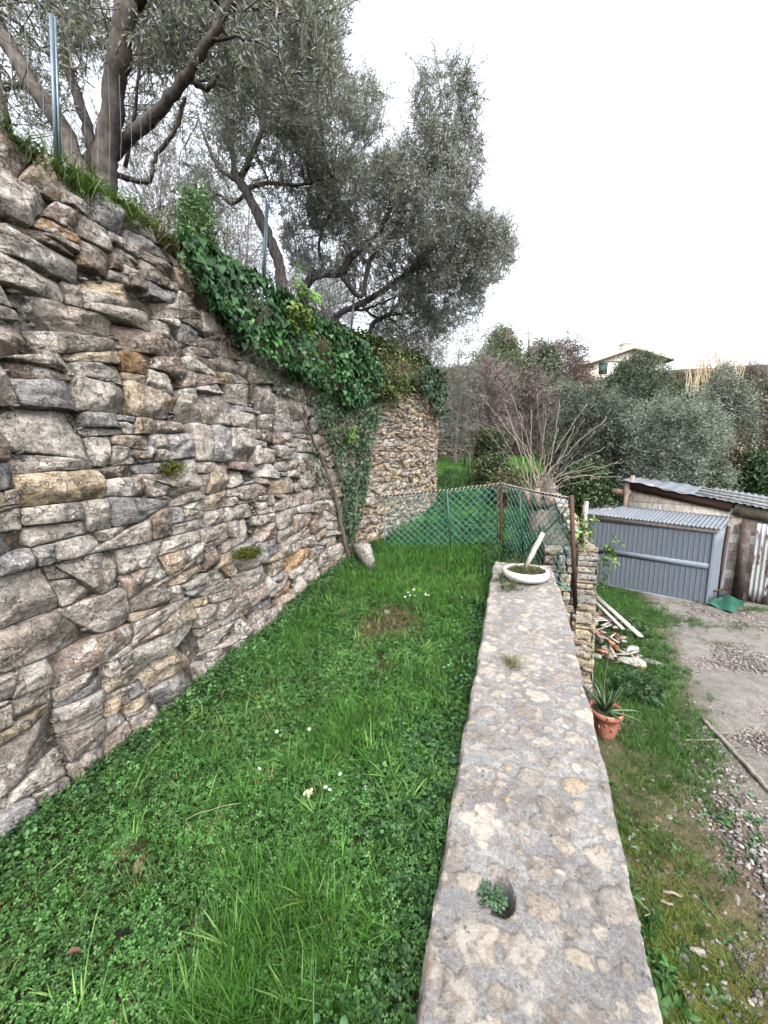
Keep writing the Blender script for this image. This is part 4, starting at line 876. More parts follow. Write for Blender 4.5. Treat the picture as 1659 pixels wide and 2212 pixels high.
# ------------------------------------------------------------------ ivy
iv = np.array([(0, 0, 0), (-.25, .35, .05), (.1, .62, .0), (.45, .38, .08), (1, 0, -.12), (.45, -.38, .08), (.1, -.62, .0), (-.25, -.35, .05), (.4, 0, .0)])
IVF = [np.array([(0, 2, 1), (0, 7, 6), (0, 8, 3), (0, 3, 2), (0, 5, 8), (0, 6, 5), (8, 4, 3), (8, 5, 4)])]
def inpoly(P, poly):
    x, y = P[:, 0], P[:, 1]; c = np.zeros(len(P), bool); n = len(poly)
    for i in range(n):
        (x1, y1), (x2, y2) = poly[i], poly[(i+1) % n]
        k = ((y1 > y) != (y2 > y)) & (x < (x2-x1)*(y-y1)/(y2-y1+1e-12)+x1); c ^= k
    return c
def ivy(name, label, polys, parent_loc, xoff=0):
    root = empty(name, parent_loc, label, 'ivy'); lb = B(); sb = B()
    for poly, n, size, bulk, col, cv in polys:
        poly = np.array(poly); lo_, hi_ = poly.min(0), poly.max(0); Q = rng.uniform(lo_, hi_, (n*3, 2)); Q = Q[inpoly(Q, poly)][:n]
        Q = Q[wn(np.stack([Q[:, 0], Q[:, 1], Q[:, 0]*0], 1), 3.5) > -.5+.35*rng.normal(size=len(Q))]
        D = (bulk*(.5+.5*np.clip(wn(np.stack([Q[:, 0], Q[:, 1], 0*Q[:, 0]], 1), 2.8)+.6, 0, 1.6))*rng.random(len(Q))**.4)+.015
        P = emb_main(Q, D+xoff); N = len(P); nrm = nwall(Q[:, 0])+rng.normal(0, .38, (N, 3)); nrm[:, 2] += .25; nrm /= np.linalg.norm(nrm, axis=1)[:, None]
        dn = np.stack([rng.normal(0, .45, N), rng.normal(0, .55, N), -np.ones(N)], 1); X = dn-nrm*np.sum(dn*nrm, 1)[:, None]; X /= np.linalg.norm(X, axis=1)[:, None]; Y = np.cross(nrm, X)
        cc = np.array(col)*(1+.25*np.clip(wn(P, 5), -1, 1.3))[:, None]
        scatter(lb, iv, IVF, P, np.stack([X, Y, nrm], 1), np.exp(rng.normal(-.15, .33, N)).clip(.35, 1.6)*size, cc, cv)
        for k in range(max(4, n//130)):
            q0 = Q[rng.integers(len(Q))]; pts = [q0+np.array([rng.normal(0, .05)*j, -.11*j]) for j in range(5)]
            v, f = tube(smooth_path(emb_main(np.array(pts), np.full(5, .03)+xoff), 3, .004), .0028, 4, False); sb.add(v, f, (.12, .09, .065))
    sb.build('stems', M['twig'], root); lb.build('leaves', M['ivy'], root); return root
iv0 = ivy('ivy', 'dark glossy ivy hanging thickly over the top of the rubble wall', [
    ([(2.08, 2.80), (2.3, 2.86), (2.57, 2.88), (2.9, 2.9), (3.23, 2.93), (3.79, 2.93), (4.22, 2.86), (4.74, 2.82), (4.92, 2.66), (4.93, 2.38), (4.57, 2.12), (4.26, 2.0), (3.94, 2.12), (3.53, 2.17), (3.0, 2.23), (2.67, 2.27), (2.46, 2.38), (2.26, 2.5), (2.15, 2.62)], 8200, .040, .20, (.036, .11, .03), .35),
    ([(2.35, 2.57), (2.59, 2.45), (2.89, 2.29), (3.42, 2.16), (3.9, 2.09), (3.81, 1.97), (3.39, 2.0), (2.9, 2.07), (2.65, 2.24), (2.44, 2.41)], 900, .022, .05, (.045, .09, .05), .3),
    ([(3.83, 2.13), (5.05, 2.29), (5.05, 2.06), (4.75, 1.63), (4.66, 1.18), (4.45, .79), (4.16, .55), (3.98, .48), (3.99, .86), (3.97, 1.22), (3.93, 1.51), (3.77, 1.75), (3.65, 1.92)], 4400, .025, .07, (.055, .115, .05), .35),
    ([(3.37, 1.6), (3.64, 1.61), (3.88, 1.17), (3.69, 1.09), (3.45, 1.38)], 130, .026, .04, (.035, .075, .025), .3)], (-1.85, 4.4, .4))
b = B()
for pts in ([(4.12, .25), (4.12, .8), (4.0, 1.4), (3.8, 2.0)], [(4.2, .28), (4.3, .9), (4.5, 1.4), (4.8, 2.1)], [(4.05, .25), (3.9, 1.0), (3.7, 1.5), (3.4, 1.9)]):
    v, f = tube(smooth_path(emb_main(np.array(pts), np.full(4, .03)), 6, .006), np.linspace(.028, .008, 19), 7); b.add(v, f, (.10, .08, .065))
b.build('old_stem', M['bark'], iv0)
ivy('ivy', 'clump of ivy draped over the far corner of the wall top', [([(5.5, 2.60), (6.24, 2.85), (7.0, 2.85), (7.2, 2.2), (6.9, 2.05), (6.4, 2.2), (5.9, 2.4)], 900, .05, .22, (.025, .07, .025), .3)], (-1.6, 7.6, 2.5))
ivy('creeper', 'straggly yellow green creeper on the wall top between the two ivy clumps', [([(4.75, 2.2), (4.8, 2.8), (5.2, 2.95), (5.9, 2.92), (6.3, 2.85), (6.1, 2.4), (5.5, 2.25), (5.1, 2.1)], 1500, .024, .12, (.10, .125, .045), .4)], (-1.6, 5.4, 2.5))
def spurge(c, n, s, label, col=(.12, .24, .05)):
    b = B(); P = np.array(c)+rng.normal(0, 1, (n, 3))*np.array([.05, .10, .09])*s; 
    for i in range(3):
        q = slice(i, None, 3); N = len(P[q]); D = np.tile([1., 0, .7], (N, 1))+rng.normal(0, .4, (N, 3)); scatter(b, HW[i][0], HW[i][1], P[q], frames(D), rng.uniform(.8, 1.2, N)*.9, col, .2, HW[i][2])
    for p in P: v, f = tube([P_(c)-[.03, 0, .03], (p+c)/2, p], .002, 3, False); b.add(v, f, (.08, .14, .04))
    o = b.build('leafy_weed', M['herb'], loc=c); tag(o, label, 'weed', 'bright weeds growing out of the walls')
spurge(emb_main(np.array([[3.38, 2.88]]), np.array([.2]))[0], 26, 1.3, 'bright green long leaved weed in the middle of the dark ivy')
spurge(emb_main(np.array([[3.26, 2.62]]), np.array([.22]))[0], 16, 1.0, 'yellowish weed just under the bright one in the ivy', (.16, .21, .05))
spurge(emb_main(np.array([[4.16, 1.69]]), np.array([.12]))[0], 9, .8, 'small bright weed with yellow leaves low in the ivy strand')
spurge((.62, 4.25, .72), 30, 1.2, 'pale green weed crowning the stone pier', (.17, .25, .08))
spurge((.86, 4.22, .60), 12, .8, 'smaller weed hanging out to the right from the pier top', (.15, .25, .07))
spurge((.80, 4.2, .36), 9, .7, 'lowest bright weed rooted in the right edge of the pier')
spurge(emb_main(np.array([[5.2, 2.42]]), np.array([.1]))[0], 40, 2.2, 'yellow green scrubby growth on the wall top between the ivy clumps', (.15, .17, .05))
# ================================================================== FENCES
def diamond(b, p0, p1, h0, h1, pitch, r, col=(0, 0, 0)):
    """woven diamond mesh in the panel p0..p1 (bottom corners), heights h0,h1"""
    p0, p1 = P_(p0), P_(p1); Lp = np.linalg.norm(p1-p0); H = (h0+h1)/2; nrm = np.cross(p1-p0, [0, 0, 1.]); nrm /= np.linalg.norm(nrm)
    def at(s, t): return p0+(p1-p0)*(s/Lp)+np.array([0, 0, 1.])*(t/H*(h0+(h1-h0)*s/Lp))
    k = -H
    while k < Lp:
        for sg in (1, -1):
            pts = []; t = 0
            n = int(H/(pitch/2))+1
            for i in range(n+1):
                t = min(i*pitch/2, H); s_ = k+t if sg == 1 else k+H-t
                if 0 <= s_ <= Lp: pts.append(at(s_, t)+nrm*(.003*(-1)**(i+(sg == 1)))+rng.normal(0, .0016, 3))
            if len(pts) > 1: v, f = tube(pts, r, 3, False); b.add(v, f, col)
        k += pitch
fn = empty('wire_fence', (-.2, 4.9, .3), 'low green diamond mesh fence with white lacing across the end of the grass terrace', 'fence')
F0, F1, F2 = P_((-1.60, 4.8, .29)), P_((-.15, 5.0, .36)), P_((.52, 3.95, .27))
T0, T1, T2 = P_((-1.64, 4.8, .98)), P_((-.18, 5.0, 1.16)), P_((.46, 3.95, 1.11))
b = B(); diamond(b, F0, F1, .67, .79, .085, .0036); diamond(b, F1+[.02, -.02, -.02], F2, .80, .82, .085, .0036); b.build('mesh', M['teal'], fn)
for p, q, nm in ((T0, T1, 'top_rail'), (T1, T2, 'top_rail')):
    b = B(); v, f = tube(smooth_path([p, (p+q)/2+[0, 0, -.012], q], 5, .003), .011, 6); b.add(v, f, (.1, .08, .07)); b.build(nm, M['rust'], fn)
b = B(); v, f = tube(smooth_path([F1, (F1+F2)/2, F2+[0, 0, -.02]], 4), .011, 6); b.add(v, f); b.build('bottom_rail', M['teal'], fn)
def post(p, q, r, m, nm='post', par=fn, n=6):
    b = B(); v, f = tube([p, (P_(p)+P_(q))/2, q], r, n); b.add(v, f, (.1, .1, .1)); return b.build(nm, m, par)
post(F1-[0, 0, .25], T1+[0, 0, .02], .016, M['rust']); post(F1-[.035, 0, .25], T1+[-.04, 0, .0], .010, M['rust'])
post(A(975, 1195, 4.87), A(965, 1058, 4.87), .010, M['tealdark']); post(A(1130, 1195, 4.6), A(1122, 1062, 4.6), .010, M['tealdark']); post(F0-[0, 0, .1], A(833, 1130, 4.8), .010, M['postmetal'])
b = B(); v, f = beam((.565, 3.93, .10), (.47, 3.95, 1.14), .035, .05); b.add(v, f); b.build('post', M['rust'], fn)['label'] = 'thick rusted corner post leaning at the right end'
b = B()
for p, q, n in ((T0, T1, 30), (T1, T2, 24)):
    d = (q-p)/np.linalg.norm(q-p); s_ = np.cross(d, [0, 0, 1.]); a = np.linspace(0, n*6.283, n*9); u = a/a[-1]
    v, f = tube(p+(q-p)*u[:, None]+s_*(np.cos(a)*.018)[:, None]+np.array([0, 0, 1.])*(np.sin(a)*.022-.006-.012*4*u*(1-u))[:, None], .0026, 4, False); b.add(v, f, (.55, .56, .54))
b.build('lacing', M['generic'], fn)
b = B(); v, f = tube(smooth_path([A(1133, 1190, 4.0), A(1165, 1160, 3.9), A(1195, 1130, 3.93), A(1222, 1098, 3.95)], 5, .004), .006, 4); b.add(v, f, (.04, .04, .04)); b.build('tie_cord', M['rubber'], fn)
# wire fence on the upper terrace
uf = empty('wire_fence', (-2.6, 4, 3.2), 'tall thin wire mesh fence on slim steel posts along the top of the rubble wall', 'fence')
PS = [((125, 352, 1.87), (117, 38, 1.91)), ((568, 600, 3.86), (578, 440, 3.95)), ((757, 712, 6.2), (768, 612, 6.35)), ((864, 800, 8.95), (867, 725, 9.0))]
UP = []
for (x0, y0, Y0), (x1, y1, Y1) in PS:
    p, q = A(x0, y0, Y0), A(x1, y1, Y1); UP.append((p, q)); b = B(); w_ = .026 if Y0 < 3 else .032
    v, f = beam(p-[0, 0, .1], q, w_, w_*.35); b.add(v, f); v, f = beam(p-[0, w_*.5, .1], q-[0, w_*.5, 0], w_*.3, w_); b.add(v, f); b.build('post', M['postmetal'], uf)
b = B(); v, f = beam(A(868, 800, 9), A(875, 742, 9.2), .02, .02); b.add(v, f); b.build('brace', M['postmetal'], uf)
ends = [(P_((-2.6, .2, 3.0)), P_((-2.6, .2, 4.1)))]+UP+[(P_((-2.7, 11, 3.6)), P_((-2.7, 11, 4.3)))]
b = B()
for (a0, a1), (c0, c1) in zip(ends[:-1], ends[1:]):
    Ls = np.linalg.norm(c0-a0); n = int(Ls/.075)
    for i in range(n+1):
        t = i/n; sag = .02*math.sin(t*9); v, f = tube([a0+(c0-a0)*t+[sag*.3, 0, 0], (a0+(c0-a0)*t+a1+(c1-a1)*t)/2+[sag, 0, 0], a1+(c1-a1)*t], .0013, 3, False); b.add(v, f, (.3, .3, .3))
    for j in range(8):
        k = j/7; v, f = tube([a0+(a1-a0)*k, (a0+(a1-a0)*k+c0+(c1-c0)*k)/2-[0, 0, .015], c0+(c1-c0)*k], .0013, 3, False); b.add(v, f, (.3, .3, .3))
b.build('mesh', M['wire'], uf)
# ================================================================== THINGS ON THE LOW WALL
def lathe(b, prof, c, n=40, col=(.5, .5, .5), wob=0):
    V = []; a = np.arange(n)*2*math.pi/n
    for r, z in prof: V.append(np.stack([c[0]+r*np.cos(a), c[1]+r*np.sin(a), np.full(n, c[2]+z)], 1))
    V = np.concatenate(V); F = [(i*n+k, i*n+(k+1) % n, (i+1)*n+(k+1) % n, (i+1)*n+k) for i in range(len(prof)-1) for k in range(n)]; b.add(V, np.array(F), col)
pc = P_((.11, 3.78, .375)); pl = empty('planter', pc, 'shallow white bowl planter full of straggly weeds on the far end of the low wall', 'planter')
b = B(); lathe(b, [(.001, .0), (.15, 0), (.185, .012), (.205, .035), (.208, .06), (.200, .085), (.188, .093), (.175, .090), (.172, .078), (.178, .05)], pc, 48); b.build('bowl', M['white'], pl, smooth=True)
b = B(); lathe(b, [(.179, .062), (.12, .072), (.06, .078), (.001, .076)], pc, 32, (.05, .04, .03)); b.build('soil', M['generic'], pl, smooth=True)
b = B(); N = 60; a = rng.uniform(0, 6.28, N); r_ = .15*np.sqrt(rng.random(N)); x, y = pc[0]+r_*np.cos(a), pc[1]+r_*np.sin(a); plant(b, HB, x, y, np.full(N, pc[2]+.055), (.06, .11, .04), .55, .2, .5); plant(b, GL, x[:16], y[:16], np.full(16, pc[2]+.06), (.14, .14, .06), .7, .2, .6); b.build('weeds', M['grass'], pl)
b = B(); p, q = P_((.085, 3.80, .42)), P_((.245, 3.86, .80)); v, f = tube([p, (p+q)/2, q], [.026, .024, .021], 10, True, .04); b.add(v, f, (.46, .44, .40)); o = b.build('wooden_stake', M['wood'], loc=p, smooth=False); tag(o, 'pale round wooden stake leaning out of the white planter', 'stake')
def tuftobj(c, T, n, s, col, label, sp=.03, cat='grass tuft', m='grass', tilt=.4):
    b = B(); x = c[0]+rng.normal(0, sp, n); y = c[1]+rng.normal(0, sp, n); plant(b, T, x, y, np.full(n, c[2]), col, s, .25, tilt); o = b.build('grass_tuft' if m == 'grass' else 'leafy_weed', M[m], loc=c); tag(o, label, cat); return o
tuftobj((.02, 2.38, .24), GL, 7, .62, (.16, .15, .06), 'dry grass tuft growing from a crack halfway along the low wall', .02)
tuftobj((-.02, 3.50, .35), GL, 10, .7, (.11, .14, .05), 'ragged grass tuft on the wall in front of the white planter', .035)
tuftobj((-.07, 3.62, .37), HB, 10, .8, (.06, .11, .04), 'dark leafy weed at the left foot of the white planter', .04, 'weed', 'herb')
b = B(); N = 64; a = rng.uniform(0, 6.28, N); r_ = .042*np.sqrt(rng.random(N)); x, y = hx+r_*np.cos(a)-.014, hy+r_*np.sin(a); scatter(b, CL[0], CL[1], np.stack([x, y, SL*y-.022+rng.uniform(-.015, .018, N)], 1), frames(ups(N, .3)), rng.uniform(.009, .014, N), (.085, .17, .09), .15, CL[2])
plant(b, [grass_tpl(9, .11, .0025, 1.5, 77, .02)], np.array([hx+.02]), np.array([hy]), np.array([SL*hy-.03]), (.07, .13, .04), 1.)
o = b.build('leafy_weed', M['herb'], loc=(hx, hy, .1)); tag(o, 'clover like weed filling the round hole in the low wall top', 'weed')
# leaning slab at the foot of the rubble wall
sl_c = G(787, 1222, -.12, SL); b = B(); v, f = obox(sl_c+[0, 0, .10], (.55, .8, .25), (-.8, .55, .0), (-.2, -.1, 1), .05, .115, .15, .004); b.add(v, f, (.34, .33, .30)); o = b.build('concrete_slab', M['rock'], loc=sl_c); tag(o, 'pale grey concrete slab leaning at the foot of the rubble wall', 'slab')
for i, (px, py, s_, c, lb_) in enumerate([(262, 1842, (.045, .035, .028), (.20, .15, .08), 'brown stone lying in the clover near the foot of the wall'), (240, 1862, (.04, .03, .02), (.25, .27, .20), 'pale greenish stone beside the brown one in the clover'), (300, 1868, (.05, .03, .02), (.17, .14, .08), 'mossy flat stone right of the brown stone in the clover'), (268, 1815, (.06, .04, .018), (.27, .24, .17), 'half buried flat tan stone above the brown one in the clover'), (470, 1765, (.06, .03, .015), (.24, .21, .14), 'flat stone sunk in the clover in the middle of the terrace'), (835, 1322, (.05, .035, .015), (.30, .27, .22), 'small pale stone above the bare earth patch')]):
    c0 = G(px, py, -.13, SL); big_rock('stone', c0, s_, i*1.1, c, lb_, i=i)
# daisies
ds = []
for i in range(10): a = i*.628; ds.append((np.array([(0, 0, 0), (.9, .2, .05), (1.0, 0, .06), (.9, -.2, .05)])@rotz(a), np.array([(0, 3, 2, 1)]), (.80, .80, .78)))
ds.append((np.array([(.25*math.cos(k*1.05), .25*math.sin(k*1.05), .07) for k in range(6)]+[(0, 0, .12)]), np.array([(k, (k+1) % 6, 6) for k in range(6)]), (.75, .55, .05))); DS = join(ds)
pts = [(rng.uniform(868, 945), rng.uniform(1272, 1290)) for _ in range(13)]+[(598, 1580), (703, 1700), (712, 1706), (735, 1672), (790, 1702), (668, 1575), (560, 1660)]
dm = None
for i, (px, py) in enumerate(pts):
    c = G(px, py, -.08, SL); b = B(); scatter(b, DS[0], DS[1], np.array([[0, 0, .0]]), frames(ups(1, .3)), np.array([.0105 if i < 13 else .009]), (1, 1, 1), 0, DS[2]); v, f = tube([(0, 0, 0), (.002, .002, -.03), (0, 0, -.06)], .0008, 3, False); b.add(v, f, (.08, .15, .04))
    o = b.build('daisy', M['generic']); o.location = [float(k) for k in c]; tag(o, 'tiny white daisy in the cluster on the far grass' if i < 13 else 'single white daisy in the clover of the terrace', 'daisy', 'daisies in the far cluster' if i < 13 else 'scattered daisies in the clover')
c = G(668, 1713, -.09, SL); b = B(); N = 12; scatter(b, rl, [np.array([(0, 3, 2, 1), (0, 5, 4, 3), (0, 7, 6, 5)])], c+rng.normal(0, .006, (N, 3)), frames(ups(N, .6)), np.full(N, .012), (.75, .74, .58)); o = b.build('cream_flower', M['herb'], loc=c); tag(o, 'largest cream coloured flower in the clover', 'flower')
b = B(); pth = [G(420, 1800, -.1, SL), G(405, 1770, -.08, SL), G(470, 1745, -.08, SL), G(520, 1735, -.09, SL)]; v, f = tube(smooth_path(pth, 4, .002), .0022, 4); b.add(v, f, (.16, .15, .09)); o = b.build('dry_twig', M['twig'], loc=pth[0]); tag(o, 'bent dry twig lying on the clover', 'twig')
for i, (px, py, lb_) in enumerate([(140, 2050, 'brown dead leaf in the clover at lower left'), (555, 1685, 'brown dead leaf in the middle clover'), (250, 2190, 'brown dead leaf at the bottom edge of the photo')]):
    c = G(px, py, -.07, SL); b = B(); v, f = leaf_tpl(.045, .018, .5, .5); b.add((v@roty(.2)@rotz(i*1.9+.8))+c-[0, 0, .02], f, (.12, .06, .035)); o = b.build('dead_leaf', M['generic'], loc=c); tag(o, lb_, 'leaf')
# ================================================================== POT, RUBBLE, SHED
zp = float(low(.93, 4.0)); tc = P_((.895, 3.98, zp)); tp = empty('plant_pot', tc, 'terracotta pot with a relief band holding a spiky aloe below the low wall', 'plant pot')
b = B(); lathe(b, [(.001, 0), (.088, 0), (.095, .02), (.118, .15), (.128, .21), (.134, .215), (.134, .222), (.146, .228), (.150, .245), (.148, .275), (.140, .282), (.130, .275), (.128, .24)], tc, 44)
for k in range(14):
    a = k*.449; c = tc+[.118*math.cos(a), .118*math.sin(a), .155+.018*(-1)**k]; v, f = tube(smooth_path([c+[0, 0, -.02], c+[.008*math.cos(a)-.014*math.sin(a), .008*math.sin(a)+.014*math.cos(a), 0], c+[0, 0, .022]], 3), .006, 5); b.add(v, f)
b.build('pot', M['terra'], tp, smooth=True)
b = B(); lathe(b, [(.128, .245), (.06, .255), (.001, .255)], tc, 28, (.05, .038, .028)); b.build('soil', M['generic'], tp)
ap = empty('aloe', tc+[0, 0, .25], 'spiky aloe with stiff pointed leaves and a tall thin stalk in the terracotta pot', 'plant')
for k in range(15):
    a = k*2.4; el = (.35, .6, .9, 1.15, 1.3)[k % 5]; Ll = random.uniform(.22, .34); d = np.array([math.cos(a)*math.cos(el), math.sin(a)*math.cos(el), math.sin(el)]); s_ = np.array([-math.sin(a), math.cos(a), 0]); u = np.cross(d, s_); V = []
    for t, wd, dr in ((0, .020, 0), (.3, .024, .0), (.6, .017, -.01), (.85, .009, -.03), (1, .001, -.05)):
        p = tc+[0, 0, .25]+d*Ll*t+[0, 0, dr*(1.4-el)]; V += [p-s_*wd, p-u*wd*-.35, p+s_*wd, p+u*wd*-.6]
    F = [(i*4+j, i*4+(j+1) % 4, i*4+4+(j+1) % 4, i*4+4+j) for i in range(4) for j in range(4)]; b = B(); b.add(V, np.array(F), np.array((.12, .19, .10))*random.uniform(.8, 1.35)); b.build('leaf', M['herb'], ap, smooth=True)
b = B(); p = tc+[-.03, 0, .25]; v, f = tube(smooth_path([p, p+[.0, 0, .35], p+[.02, 0, .66]], 4), [.006]*4+[.005]*4+[.003], 5); b.add(v, f, (.10, .13, .07)); b.build('flower_stalk', M['twig'], ap)
b = B(); xx = rng.normal(tc[0], .05, 26); yy = rng.normal(tc[1], .05, 26); plant(b, HB, xx, yy, np.full(26, tc[2]+.22), (.045, .12, .035), .6); b.build('undergrowth', M['herb'], ap)
b = B(); v, f = tube(smooth_path([tc+[-.16, -.06, .20], tc+[-.12, -.12, .08], tc+[-.02, -.17, .015], tc+[.03, -.6, .012], tc+[-.2, -1.1, .02]], 6), .009, 6); b.add(v, f); o = b.build('black_hose', M['rubber'], loc=tc); tag(o, 'thin black hose running past the terracotta pot at the wall foot', 'hose')
# bush below the rubble pile
def gbush(c, r, n, T, s, col, name, label, cat='shrub'):
    root = empty(name, c, label, cat); b = B(); P, D = blob3(c, np.array(r), n, .5); P = P[P[:, 2] > c[2]-.05]; k = len(P); cc = np.array(col)*(1+.3*np.clip(wn(P, 4), -1, 1))[:, None]
    for i in range(len(T)): q = slice(i, None, len(T)); scatter(b, T[i][0], T[i][1], P[q], frames(ups(len(P[q]), .8)), rng.uniform(.7, 1.2, len(P[q]))*s, cc[q], .2, T[i][2])
    b.build('foliage', M['herb'], root); b = B()
    for i in range(6): v, f = tube([P_(c), P_(c)+rng.normal(0, .5, 3)*r+[0, 0, r[2]*.4]], [.008, .003], 4); b.add(v, f, (.12, .09, .06))
    b.build('stems', M['twig'], root)
gl = lambda x, y: float(low(x, y))
gbush((1.42, 5.05, gl(1.42, 5.05)+.05), (.30, .32, .17), 300, HB, 1.0, (.05, .115, .045), 'leafy_bush', 'dark leafy bush sprawling below the rubble pile')
gbush((1.9, 7.3, gl(1.9, 7.3)), (.28, .4, .13), 200, HB, 1.1, (.06, .13, .045), 'leafy_bush', 'low leafy bush between the rubble pile and the metal garage')
for i, (x, y, s_, c, lb_) in enumerate([(1.62, 6.0, (.21, .16, .10), (.38, .36, .32), 'largest pale boulder at the front of the rubble pile'), (1.72, 6.45, (.15, .10, .10), (.42, .41, .39), 'jagged white rock behind the largest pale boulder'), (1.36, 6.35, (.13, .10, .08), (.32, .31, .29), 'grey rock in the middle of the rubble pile'), (1.92, 6.15, (.16, .09, .05), (.27, .26, .24), 'flat grey rock right of the largest pale boulder'), (1.30, 8.0, (.24, .16, .16), (.46, .42, .38), 'pinkish white block at the back of the rubble pile'), (1.18, 6.0, (.10, .08, .06), (.30, .28, .26), 'small grey rock at the left of the rubble pile')]):
    big_rock('stone', (x, y, gl(x, y)+s_[2]*.5), s_, i*.9, c, lb_, 'stone', None, i)
for i in range(85):
    x = 1.42+random.gauss(0, .20); y = random.uniform(5.9, 7.9); x += (y-6.9)*-.05; h = .28*math.exp(-((x-1.35)/.35)**2)*math.exp(-((y-7.1)/1.0)**2); k = random.random(); c0 = P_((x, y, gl(x, y)+h*random.uniform(.3, 1)+.01)); b = B()
    if k < .40: v, f = obox(c0, rng.normal(0, 1, 3)*[1, 1, .25], (0, 0, 1), (1, 0, 0), .06, .035, .022, .004); ax = rng.normal(0, 1, 3)*[1, 1, .2]; ay = np.cross([0, 0, 1.], ax)+rng.normal(0, .15, 3); v, f = obox(c0, ax, ay, np.cross(ax, ay), .07*random.uniform(.5, 1.2), .04*random.uniform(.6, 1.1), .018, .004); col, nm, lb_, gp = (.33, .13, .075) if k < .22 else (.30, .22, .19), 'brick_fragment', 'broken reddish brick or tile fragment in the rubble pile', 'brick fragments in the rubble pile'
    elif k < .72: v, f = RK[i % 8]; v = v*np.array([.07, .05, .05])*random.uniform(.6, 1.2)@rotz(i)+c0; col, nm, lb_, gp = (.34, .31, .29), 'stone', 'small loose stone in the rubble pile', 'small stones in the rubble pile'
    else: d = rng.normal(0, 1, 3)*[.6, 1, .15]; d /= np.linalg.norm(d); v, f = beam(c0-d*.16, c0+d*.16, .035, .012, .002); col, nm, lb_, gp = (.34, .30, .26), 'wood_scrap', 'broken wooden strip in the rubble pile', 'wood scraps in the rubble pile'
    b.add(v, f, np.array(col)*random.uniform(.8, 1.2)); o = b.build(nm, M['rock'] if nm != 'wood_scrap' else M['wood'], loc=c0); tag(o, lb_, {'stone': 'stone', 'brick_fragment': 'brick', 'wood_scrap': 'wood'}[nm], gp)
for k, (p, q, lb_) in enumerate([((1.50, 8.3, .30), (1.95, 6.9, .14), 'longest pale plank lying down the right side of the rubble pile'), ((1.42, 8.2, .28), (1.72, 7.0, .20), 'narrower weathered plank left of the longest one on the pile')]):
    p = P_(p)+[0, 0, gl(p[0], p[1])]; q = P_(q)+[0, 0, gl(q[0], q[1])-.05]; b = B(); v, f = beam(p, q, .09-.03*k, .03, .002); b.add(v, f, (.38, .36, .32)); o = b.build('plank', M['wood'], loc=p); tag(o, lb_, 'plank')
# edging strip, sticks and stones of the yard
b = B(); e0, e1 = G(1517, 1552, gl(2, 4.5)+.02), G(1675, 1722, gl(2, 3.6)+.02); pts = smooth_path([e0, (e0+e1)/2+[.02, 0, 0], e1, e1+(e1-e0)*1.5], 8, .004); v, f = tube(pts, .024, 7, True, .08); v[:, 2] -= .012; b.add(v, f, (.24, .22, .19)); o = b.build('log_edging', M['wood'], loc=e0, smooth=True); tag(o, 'long thin half buried edging pole between grass and gravel', 'edging')
for i, (p, q, lb_) in enumerate([((1648, 1950), (1705, 1962), 'short brown stick on the moss by the wall'), ((1640, 1982), (1670, 1990), 'smaller stick just below the short brown one'), ((1705, 1587), (1790, 1578), 'pale stick at the edge of the bare earth patch')]):
    s_ = 1659/1659; k_ = 1.; 
    q0 = G(1400+(p[0]-1400)*.8135*1.0 if 0 else p[0]*.0+{0: 1426, 1: 1422, 2: 1480}[i], {0: 1953, 1: 1975, 2: 1588}[i], -1.2); q1 = G({0: 1472, 1: 1452, 2: 1560}[i], {0: 1962, 1: 1984, 2: 1578}[i], -1.2)
    q0[2] = gl(q0[0], q0[1])+.012; q1[2] = gl(q1[0], q1[1])+.014; b = B(); v, f = tube(smooth_path([q0, (q0+q1)/2+rng.normal(0, .01, 3), q1], 4, .002), .009, 5); b.add(v, f, (.23, .17, .13)); o = b.build('stick', M['twig'], loc=q0); tag(o, lb_, 'stick')
for i, (px, py, s_, lb_) in enumerate([(1503, 2092, (.045, .03, .025), 'rounded tan stone in the moss at the bottom right'), (1590, 1965, (.06, .02, .012), 'long flat stone standing out of the gravel at the right'), (1650, 1840, (.03, .024, .012), 'pale flat stone on the gravel at the right edge'), (1525, 1553, (.06, .03, .02), 'pale stone at the near end of the edging pole'), (1555, 1585, (.05, .03, .015), 'pale flat stone beside the edging pole'), (1418, 1790, (.035, .03, .02), 'brown stone in the weeds near the wall foot'), (1445, 1785, (.04, .025, .015), 'whitish stone next to the brown one near the wall foot')]):
    c0 = G(px, py, -1.22); c0[2] = gl(c0[0], c0[1])+s_[2]*.4; big_rock('stone', c0, s_, i*1.3, (.36, .33, .29) if i != 5 else (.24, .16, .12), lb_, i=i)
# dry runners by the wall foot
b = B()
for i in range(9):
    p = P_((.62+random.gauss(0, .07), random.uniform(2.2, 3.1), 0)); p[2] = gl(p[0], p[1])+.02; pts = [p]
    for j in range(4): nx_ = pts[-1]+P_((random.gauss(.02, .07), random.gauss(-.05, .06), 0)); nx_[2] = gl(nx_[0], nx_[1])+random.uniform(.01, .07); pts.append(nx_)
    v, f = tube(smooth_path(pts, 4), .0022, 4); b.add(v, f, (.28, .25, .18))
tag(b.build('dry_runners', M['twig']), kind='stuff')
